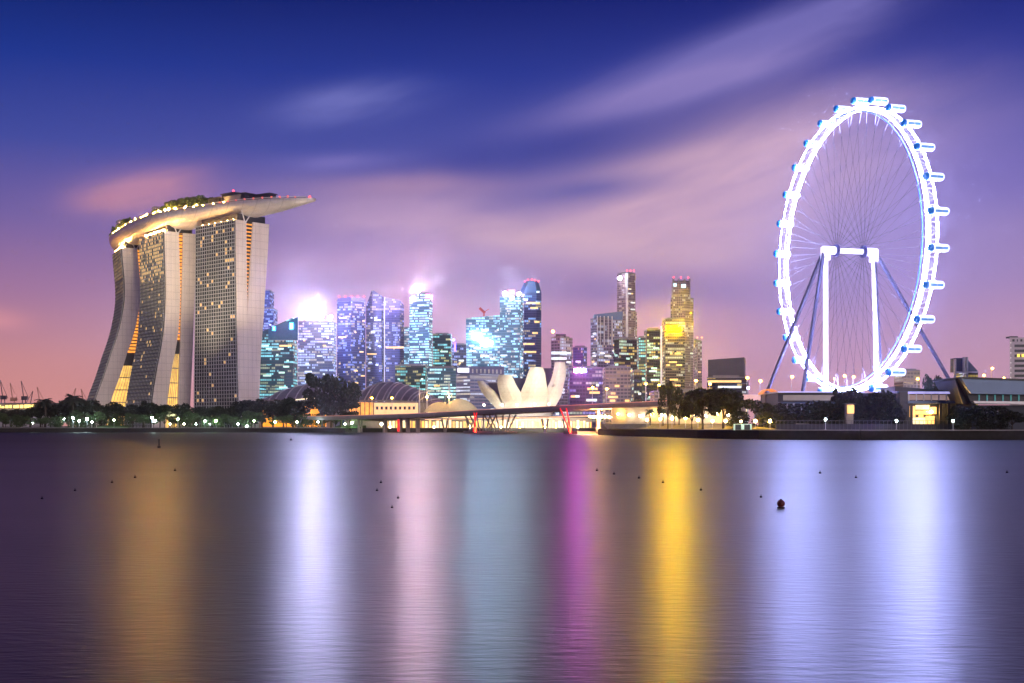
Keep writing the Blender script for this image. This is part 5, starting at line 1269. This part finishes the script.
b = MB(); b.box(px(902, D), px(972, D), D - 4, D + 1.9, pz(403.5, D), pz(401.0, D)); b.build('terrace_slab', M['bluegrey'], r)
for i in range(9):
    X = px(907 + i * 7.5, D); b = MB(); b.box(X - .2, X + .2, D - 2.6, D - 2.2, pz(400.9, D), pz(394.1, D)); b.build('terrace_column', M['steel'], r)
for (x0_, x1_, ya, yb_, c) in ((911, 916, 406, 417, 'interior'), (917, 930, 405, 409.5, 'interiorw'), (917, 931, 410.5, 414.5, 'interior'), (912, 926, 417.5, 425, 'interiorw'), (927, 935, 416, 425.5, 'interior'), (932, 937, 407, 414, 'interior'), (920, 924, 414.8, 417.2, 'interior')):
    b = MB(); b.box(px(x0_, D), px(x1_, D), D + .8, D + 1.98, pz(yb_, D), pz(ya, D)); b.build('lit_shopfront', G[c], r)
for x0_ in (902, 909, 938, 946, 954, 962):
    X = px(x0_, D); b = MB(); b.box(X - .5, X + .5, D - 3.6, D - 2.8, LZ, pz(403.5, D)); b.build('pillar', M['dark'], r)
b = MB(); b.ball((px(930.5, D), D - 1, pz(412, D)), .7); b.build('bright_lamp', G['gold'], r)
b = MB(); b.box(px(897, D), px(905, D), D - 4, D + 1.9, LZ, pz(391.5, D)); b.build('dark_end_tower', M['recess'], r)
for x_, lb in ((889, 0),):
    pass
# grandstand with sloping white roof
D = 520; r = thing('grandstand', (px(1010, D), D, LZ), 'large building with slanted blue-grey roof overhang at the right edge', 'grandstand')
b = MB(); b.prism([(px(963, D), D), (px(1090, D), D), (px(1090, D), D + 30), (px(963, D), D + 30)], pz(395, D), 0, ztop=[pz(379.5, D), pz(384, D), pz(384, D), pz(379.5, D)])
b = MB(); y1, y2 = D, D + 34
b.loft([[(px(962, D), y, pz(379, D)), (px(974, D), y, pz(403, D)), (px(1090, D), y, pz(403, D)), (px(1090, D), y, pz(384, D))][::1] for y in (y2, y1 + 3)]); b.build('wall', mat('stand_wall', (.05, .055, .075), .6), r)
b = MB(); b.loft([[(px(961.5, D), y, pz(378.2, D)), (px(970.5, D), y, pz(393.6, D)), (px(1090, D), y, pz(395.5, D)), (px(1090, D), y, pz(383, D))] for y in (y1 + 3.01, y1)]); b.build('fascia', M['bluegrey'], r)
b = MB(); b.loft([[(px(960.5, D), y, pz(376.8, D)), (px(961.5, D), y, pz(378.4, D)), (px(1090, D), y, pz(383, D)), (px(1090, D), y, pz(381.4, D))] for y in (y2 + 2, y1 - 1)]); b.build('roof', M['dark'], r)
b = MB(); b.loft([[(px(973, D), y, pz(401, D)), (px(974.5, D), y, pz(403.4, D)), (px(1090, D), y, pz(405, D)), (px(1090, D), y, pz(402, D))] for y in (y1 + 3, y1 - .5)]); b.build('lower_ledge', M['steel'], r)
for i in range(6):
    x_ = 981 + i * 8; b = MB(); b.box(px(x_, D), px(x_ + 1.2, D), D + 2.6, D + 2.98, pz(401, D), pz(394.6, D)); b.build('teal_mullion', glow('teal_strip', (.08, .4, .42), .35, 'NONE') if i == 0 else bpy.data.materials['teal_strip'], r)
b = MB(); b.loft([[(px(960, D), D + 6, pz(378, D)), (px(963, D), D + 6, pz(378, D)), (px(976, D), D + 6, pz(404, D)), (px(968, D), D + 6, pz(404, D))], [(px(960, D), D + 7, pz(378, D)), (px(963, D), D + 7, pz(378, D)), (px(976, D), D + 7, pz(404, D)), (px(968, D), D + 7, pz(404, D))]]); b.build('slanted_end_frame', M['dark'], r)
b = MB(); b.box(px(975, D), px(1090, D), D + 4, D + 30, LZ, pz(405, D)); b.build('ground_storey', mat('stand_lower', (.05, .06, .09), .7), r)
for (x_, y_, k, h_, lb) in ((905, 372, 'round', .6, 'small dark tree on the low roof beyond the two-storey building, left one'), (932, 375, 'round', .7, 'small dark tree beyond the two-storey building, middle one'), (941, 376, 'round', .7, 'small dark tree beyond the two-storey building, right one')):
    if x_ > 910: tree(px(x_, 700), 700, LZ, k, pz(y_, 700) - LZ, lb, 'small trees beyond the two-storey building', .3)

# ------------------------------------------------------------------ observation wheel
HX, HD = 170.9, 640.0; HZ = CZ + 88.2; RR = 70.6
pl = Vector((0.272, -0.962, 0)).normalized()      # in-plane, towards the near right
ax = Vector((0.962, 0.272, 0)).normalized()       # axle
hub = Vector((HX, HD, HZ))
wh = thing('observation_wheel', (HX, HD, 10), 'huge white-lit observation wheel with capsules around its rim', 'observation wheel')
def rp(th, rad, off=0.0): return hub + pl * (rad * math.sin(th)) + Vector((0, 0, rad * math.cos(th))) + ax * off
N = 112
for off in (-2.7, 2.7):
    b = MB(); b.tube([rp(2 * math.pi * i / N, RR, off) for i in range(N + 1)], .46, 6, cap=False); b.build('rim_tube', G['led'], wh)
b = MB(); b.tube([rp(2 * math.pi * i / N, RR - 1.9, -3.9) for i in range(N + 1)], .3, 5, cap=False); b.build('blue_inner_tube', glow('rim_blue', (.03, .15, .9), .8, 'NONE'), wh)
b = MB(); b.tube([rp(2 * math.pi * i / N, RR - 1.6, 0) for i in range(N + 1)], .28, 5, cap=False); b.build('rim_inner_tube', G['leg_glow'], wh)
b = MB()
for i in range(N):
    th = 2 * math.pi * i / N; t2 = 2 * math.pi * (i + 1) / N
    b.tube([rp(th, RR, -2.7), rp(th, RR, 2.7)], .2, 4)
    b.tube([rp(th, RR, -2.7 if i % 2 else 2.7), rp(t2, RR, 2.7 if i % 2 else -2.7)], .17, 4)
b.build('rim_lattice', glow('lattice_lit', (.13, .12, .22), 3.0), wh)
cable = mat('spoke_cable', (.035, .03, .06), .5, .3)
G['cablelit'] = glow('cable_end_painted_light', (.62, .58, 1), .6, 'NONE')  # white light on the cable ends, put in as emission
for i in range(96):
    th = 2 * math.pi * (i + .5) / 96; s = 1 if i % 2 else -1
    dth = (0.5 if (i // 2) % 2 else -0.5)
    a = hub + pl * (1.6 * math.sin(th + dth)) + Vector((0, 0, 1.6 * math.cos(th + dth))) + ax * (s * 7.5); e_ = rp(th, RR - .6, -s * 0.0)
    b = MB(); b.tube([a, a.lerp(e_, .90)], .07, 4); sp_ = b.build('spoke', cable, wh)
    if i % 3 != 1: b = MB(); b.tube([a.lerp(e_, .9), e_], .15, 4); b.build('glowing_spoke_end', G['cablelit'], sp_)
# capsules
cap_me = {}
def capsule_mesh():
    n = 14; prof = [(-5.4, .9), (-5.3, 1.4), (-4.8, 1.8), (-3.9, 1.9)], [(-3.85, 1.85), (3.4, 1.85), (4.0, 1.7), (4.4, 1.3), (4.5, .7)]
    out = []
    for pr in prof:
        b = MB(); secs = [[ax * x + (pl * math.cos(2 * math.pi * k / n) + Vector((0, 0, 1)) * math.sin(2 * math.pi * k / n)) * rr for k in range(n)] for x, rr in pr]
        b.loft(secs); out.append(b)
    w_ = MB()
    w_.loft([[ax * x + (pl * math.cos(t_) + Vector((0, 0, 1)) * math.sin(t_)) * rr for t_, rr in ((-.42, 1.93), (.2, 1.93), (.2, 1.8), (-.42, 1.8))] for x in (-3.2, 3.4)])
    bd = MB()
    for x in (0.2,): bd.tube([ax * x + (pl * math.cos(2 * math.pi * k / 16) + Vector((0, 0, 1)) * math.sin(2 * math.pi * k / 16)) * 1.98 for k in range(17)], .13, 4, cap=False)
    return out[0], out[1], w_, bd
cg, cb, cw, cbd = capsule_mesh()
def rawmesh(nm, b, m): me = bpy.data.meshes.new(nm); me.from_pydata([tuple(v) for v in b.v], [], b.f); me.materials.append(m); return me
m_end, m_body, m_win, m_band = rawmesh('glass_end', cg, G['capglass']), rawmesh('capsule_body', cb, G['cap']), rawmesh('side_window', cw, glow('cap_window', (.12, .35, .8), .6, 'NONE')), rawmesh('mounting_ring', cbd, M['white'])
for i in range(28):
    th = 2 * math.pi * (i + .5) / 28; c = rp(th, RR + 3.6, 1.5)
    cp = bpy.data.objects.new('capsule', m_body); COL.objects.link(cp); cp.parent = wh; cp.location = c - wloc(wh)
    for nm, me in (('glass_end', m_end), ('side_window', m_win), ('mounting_ring', m_band)):
        o = bpy.data.objects.new(nm, me); COL.objects.link(o); o.parent = cp
# axle, hub flanges
b = MB(); b.tube([hub - ax * 7.2, hub + ax * 7.2], 1.35, 12); b.build('axle', G['leg_glow'], wh)
for s in (-1, 1):
    b = MB(); b.tube([hub + ax * s * 7.2, hub + ax * s * 8.4], 3.0, 16); b.build('hub_flange', mat('flange_blue', (.06, .06, .22), .5) if s < 0 else bpy.data.materials['flange_blue'], wh)
    b = MB(); b.tube([hub + ax * s * 8.5, hub + ax * s * 15.2], 2.1, 12); b.tube([hub + ax * s * 13.7 + Vector((0, 0, 1.4)), hub + ax * s * 13.7 - Vector((0, 0, 5))], 2.5, 12); b.build('bearing_head', G['leg_glow'], wh)
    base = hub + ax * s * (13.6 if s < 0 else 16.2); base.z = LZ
    b = MB(); b.tube([hub + ax * s * 13.7 - Vector((0, 0, 4)), base], 1.3, 12, 1.3); b.build('support_leg', G['leg_glow'], wh)
    b = MB(); b.box(base.x - 5, base.x + 5, base.y - 5, base.y + 5, LZ, LZ + 2); b.build('leg_footing', M['concrete'], wh)
brm = mat('brace_violet', (.13, .12, .2), .5)
for s, (bx, bd) in ((-1, (752, 690)), (-1, (797, 600)), (1, (978, 720)), (1, (884, 610))):
    top = hub + ax * s * 14.6
    e_ = Vector((px(bx, bd), bd, LZ))
    b = MB(); b.tube([top, e_], 1.0 if bx < 880 or bx > 900 else .5, 8); b.build('brace', brm, wh)
# cables fanning below the axle between the legs
# ------------------------------------------------------------------ plants, palms and lamps on the roof deck
rnd = random.Random(21)
dt = [(0.36, 6.5), (0.375, 6), (0.40, 7.5), (0.415, 8.5), (0.43, 8), (0.445, 8.5), (0.46, 8), (0.475, 6.5), (0.49, 6), (0.51, 7), (0.525, 7), (0.54, 5), (.575, 4), (.61, 4.5), (.64, 4), (0.70, 6), (0.72, 7.5), (0.74, 8), (0.76, 8), (0.78, 7.5), (0.80, 8), (0.82, 7), (0.84, 6), (0.87, 5), (.92, 5), (.95, 5)]
for k_ in range(16): dt.append((.335 + k_ * .0095, rnd.uniform(7.5, 10)))
for k_ in range(9): dt.append((.70 + k_ * .018, rnd.uniform(7, 9)))
dt.sort()
for i, (t, h) in enumerate(dt):
    q, zr, _, _ = spine_at(t, rnd.uniform(.1, .7) if i % 2 else rnd.uniform(.45, .78)); zone = 'between the right and middle towers' if t < .55 else ('above the middle tower' if t < .68 else 'above the far left tower')
    k = rnd.choice(('round', 'bush', 'round', 'airy'))
    tree(q[0], q[1], zr + .5, k, h * 1.25, '%s roof deck tree, %s from right %s' % (KN[k], ordn('d', zone), zone), 'garden trees on the roof deck', 1.15, 'deck_tree', 'tree', mat2=M['leaf_lit'])
for i, t in enumerate([.345, .38, .43, .45, .47, .495, .52, .55, .58, .62, .66, .70, .73, .76, .79, .82, .86]):
    q, zr, _, _ = spine_at(t, .88 if i % 2 else .8); big = (i in (2, 3, 4, 12, 13, 14))
    tt = thing('deck_lamp', (q[0], q[1], zr + .5), 'golden roof deck lamp, %s' % ['rightmost', 'second from right', 'third from right', 'in the brightest clump', 'fifth from right', 'sixth from right', 'right of the middle tower', 'over the right slab of the middle tower', 'over the gap of the middle tower', 'over the middle tower glass', 'left of the middle tower', 'first over the left tower', 'second over the left tower', 'brightest over the left tower', 'fourth over the left tower', 'near the stern', 'last before the stern'][i], 'lamp', 'golden lamps on the roof deck')
    b = MB(); b.tube([(q[0], q[1], zr + .5), (q[0], q[1], zr + 1.8)], .12, 5); b.build('post', M['steel'], tt)
    b = MB(); b.ball((q[0], q[1], zr + 2.3), 0.8 if big else .5, 8, 6); b.build('lamp_globe', glow('deck_gold', (1, .56, .12), 420) if i == 0 else bpy.data.materials['deck_gold'], tt)

# ------------------------------------------------------------------ on the water: mooring buoy, small markers, post
D = CZ * F / (508 - HY); X = px(781, D); r = thing('mooring_buoy', (X, D, 0), 'round dark red mooring buoy floating on the violet water', 'buoy')
b = MB(); b.ball((X, D, .30), .27, 20, 14); b.build('float', M['buoyred'], r, smooth=True)
b = MB(); b.tube([(X, D, -.1), (X, D, .07)], .28, 20, .25); b.build('collar', M['black'], r)
b = MB(); b.tube([(X, D, .52), (X, D, .6)], .1, 10, .06); b.build('cap', M['black'], r)
MK = [(381, 482), (377, 490), (398, 497.5), (392, 507), (75, 490), (42, 498), (112, 482), (135, 477), (175, 470), (597, 470), (614, 473.5), (639, 477.5), (663, 482), (701, 489.5), (761, 496.5), (820, 472.5), (856, 477), (1007, 472), (291, 439.5)]
ml = ['top one of the loose group left of centre', 'second one of the loose group left of centre', 'largest one of the loose group left of centre', 'lowest one of the loose group left of centre', 'second from the left edge', 'nearest the left edge', 'third from the left edge', 'fourth from the left edge', 'fifth from the left edge', 'first of the slanting line, farthest', 'second of the slanting line', 'third of the slanting line', 'fourth of the slanting line', 'fifth of the slanting line', 'last of the slanting line beside the mooring buoy', 'left one below the wheel', 'right one below the wheel', 'near the right edge', 'small one close to the left shore']
for (x, y), lb in zip(MK, ml):
    D = CZ * F / (y + 1 - HY); s = .9 * D / 110 * .13; X = px(x, D)
    r = thing('marker_float', (X, D, 0), 'tiny dark float on the water, %s' % lb, 'float', 'tiny dark floats on the water')
    b = MB(); b.ball((X, D, s * .5), s, 10, 7, .8); b.build('body', M['black'], r); b = MB(); b.tube([(X, D, s), (X, D, s * 2.1)], s * .25, 6); b.build('top', M['black'], r)
D = CZ * F / (448 - HY); X = px(159, D); r = thing('channel_post', (X, D, 0), 'thin dark post standing in the water off the left shore', 'post')
b = MB(); b.tube([(X, D, -1), (X, D, pz(439, D))], .14, 6); b.build('pole', M['black'], r); b = MB(); b.tube([(X, D, -.1), (X, D, .5)], .4, 8); b.build('float_base', M['black'], r)

# ------------------------------------------------------------------ humid dusk air
hm = bpy.data.materials.new('haze_air'); hm.use_nodes = True; nt = hm.node_tree
nt.nodes.remove(nt.nodes['Principled BSDF']); pv = nt.nodes.new('ShaderNodeVolumePrincipled')
pv.inputs['Color'].default_value = (0.92, 0.88, 1.0, 1); pv.inputs['Density'].default_value = 0.000036; pv.inputs['Anisotropy'].default_value = 0.96
nt.links.new(pv.outputs[0], nt.nodes['Material Output'].inputs['Volume'])
b = MB(); b.box(-4600, 4600, -700, 4600, -3, 300); b.build('haze', hm, kind='stuff')
S.cycles.volume_bounces = 0
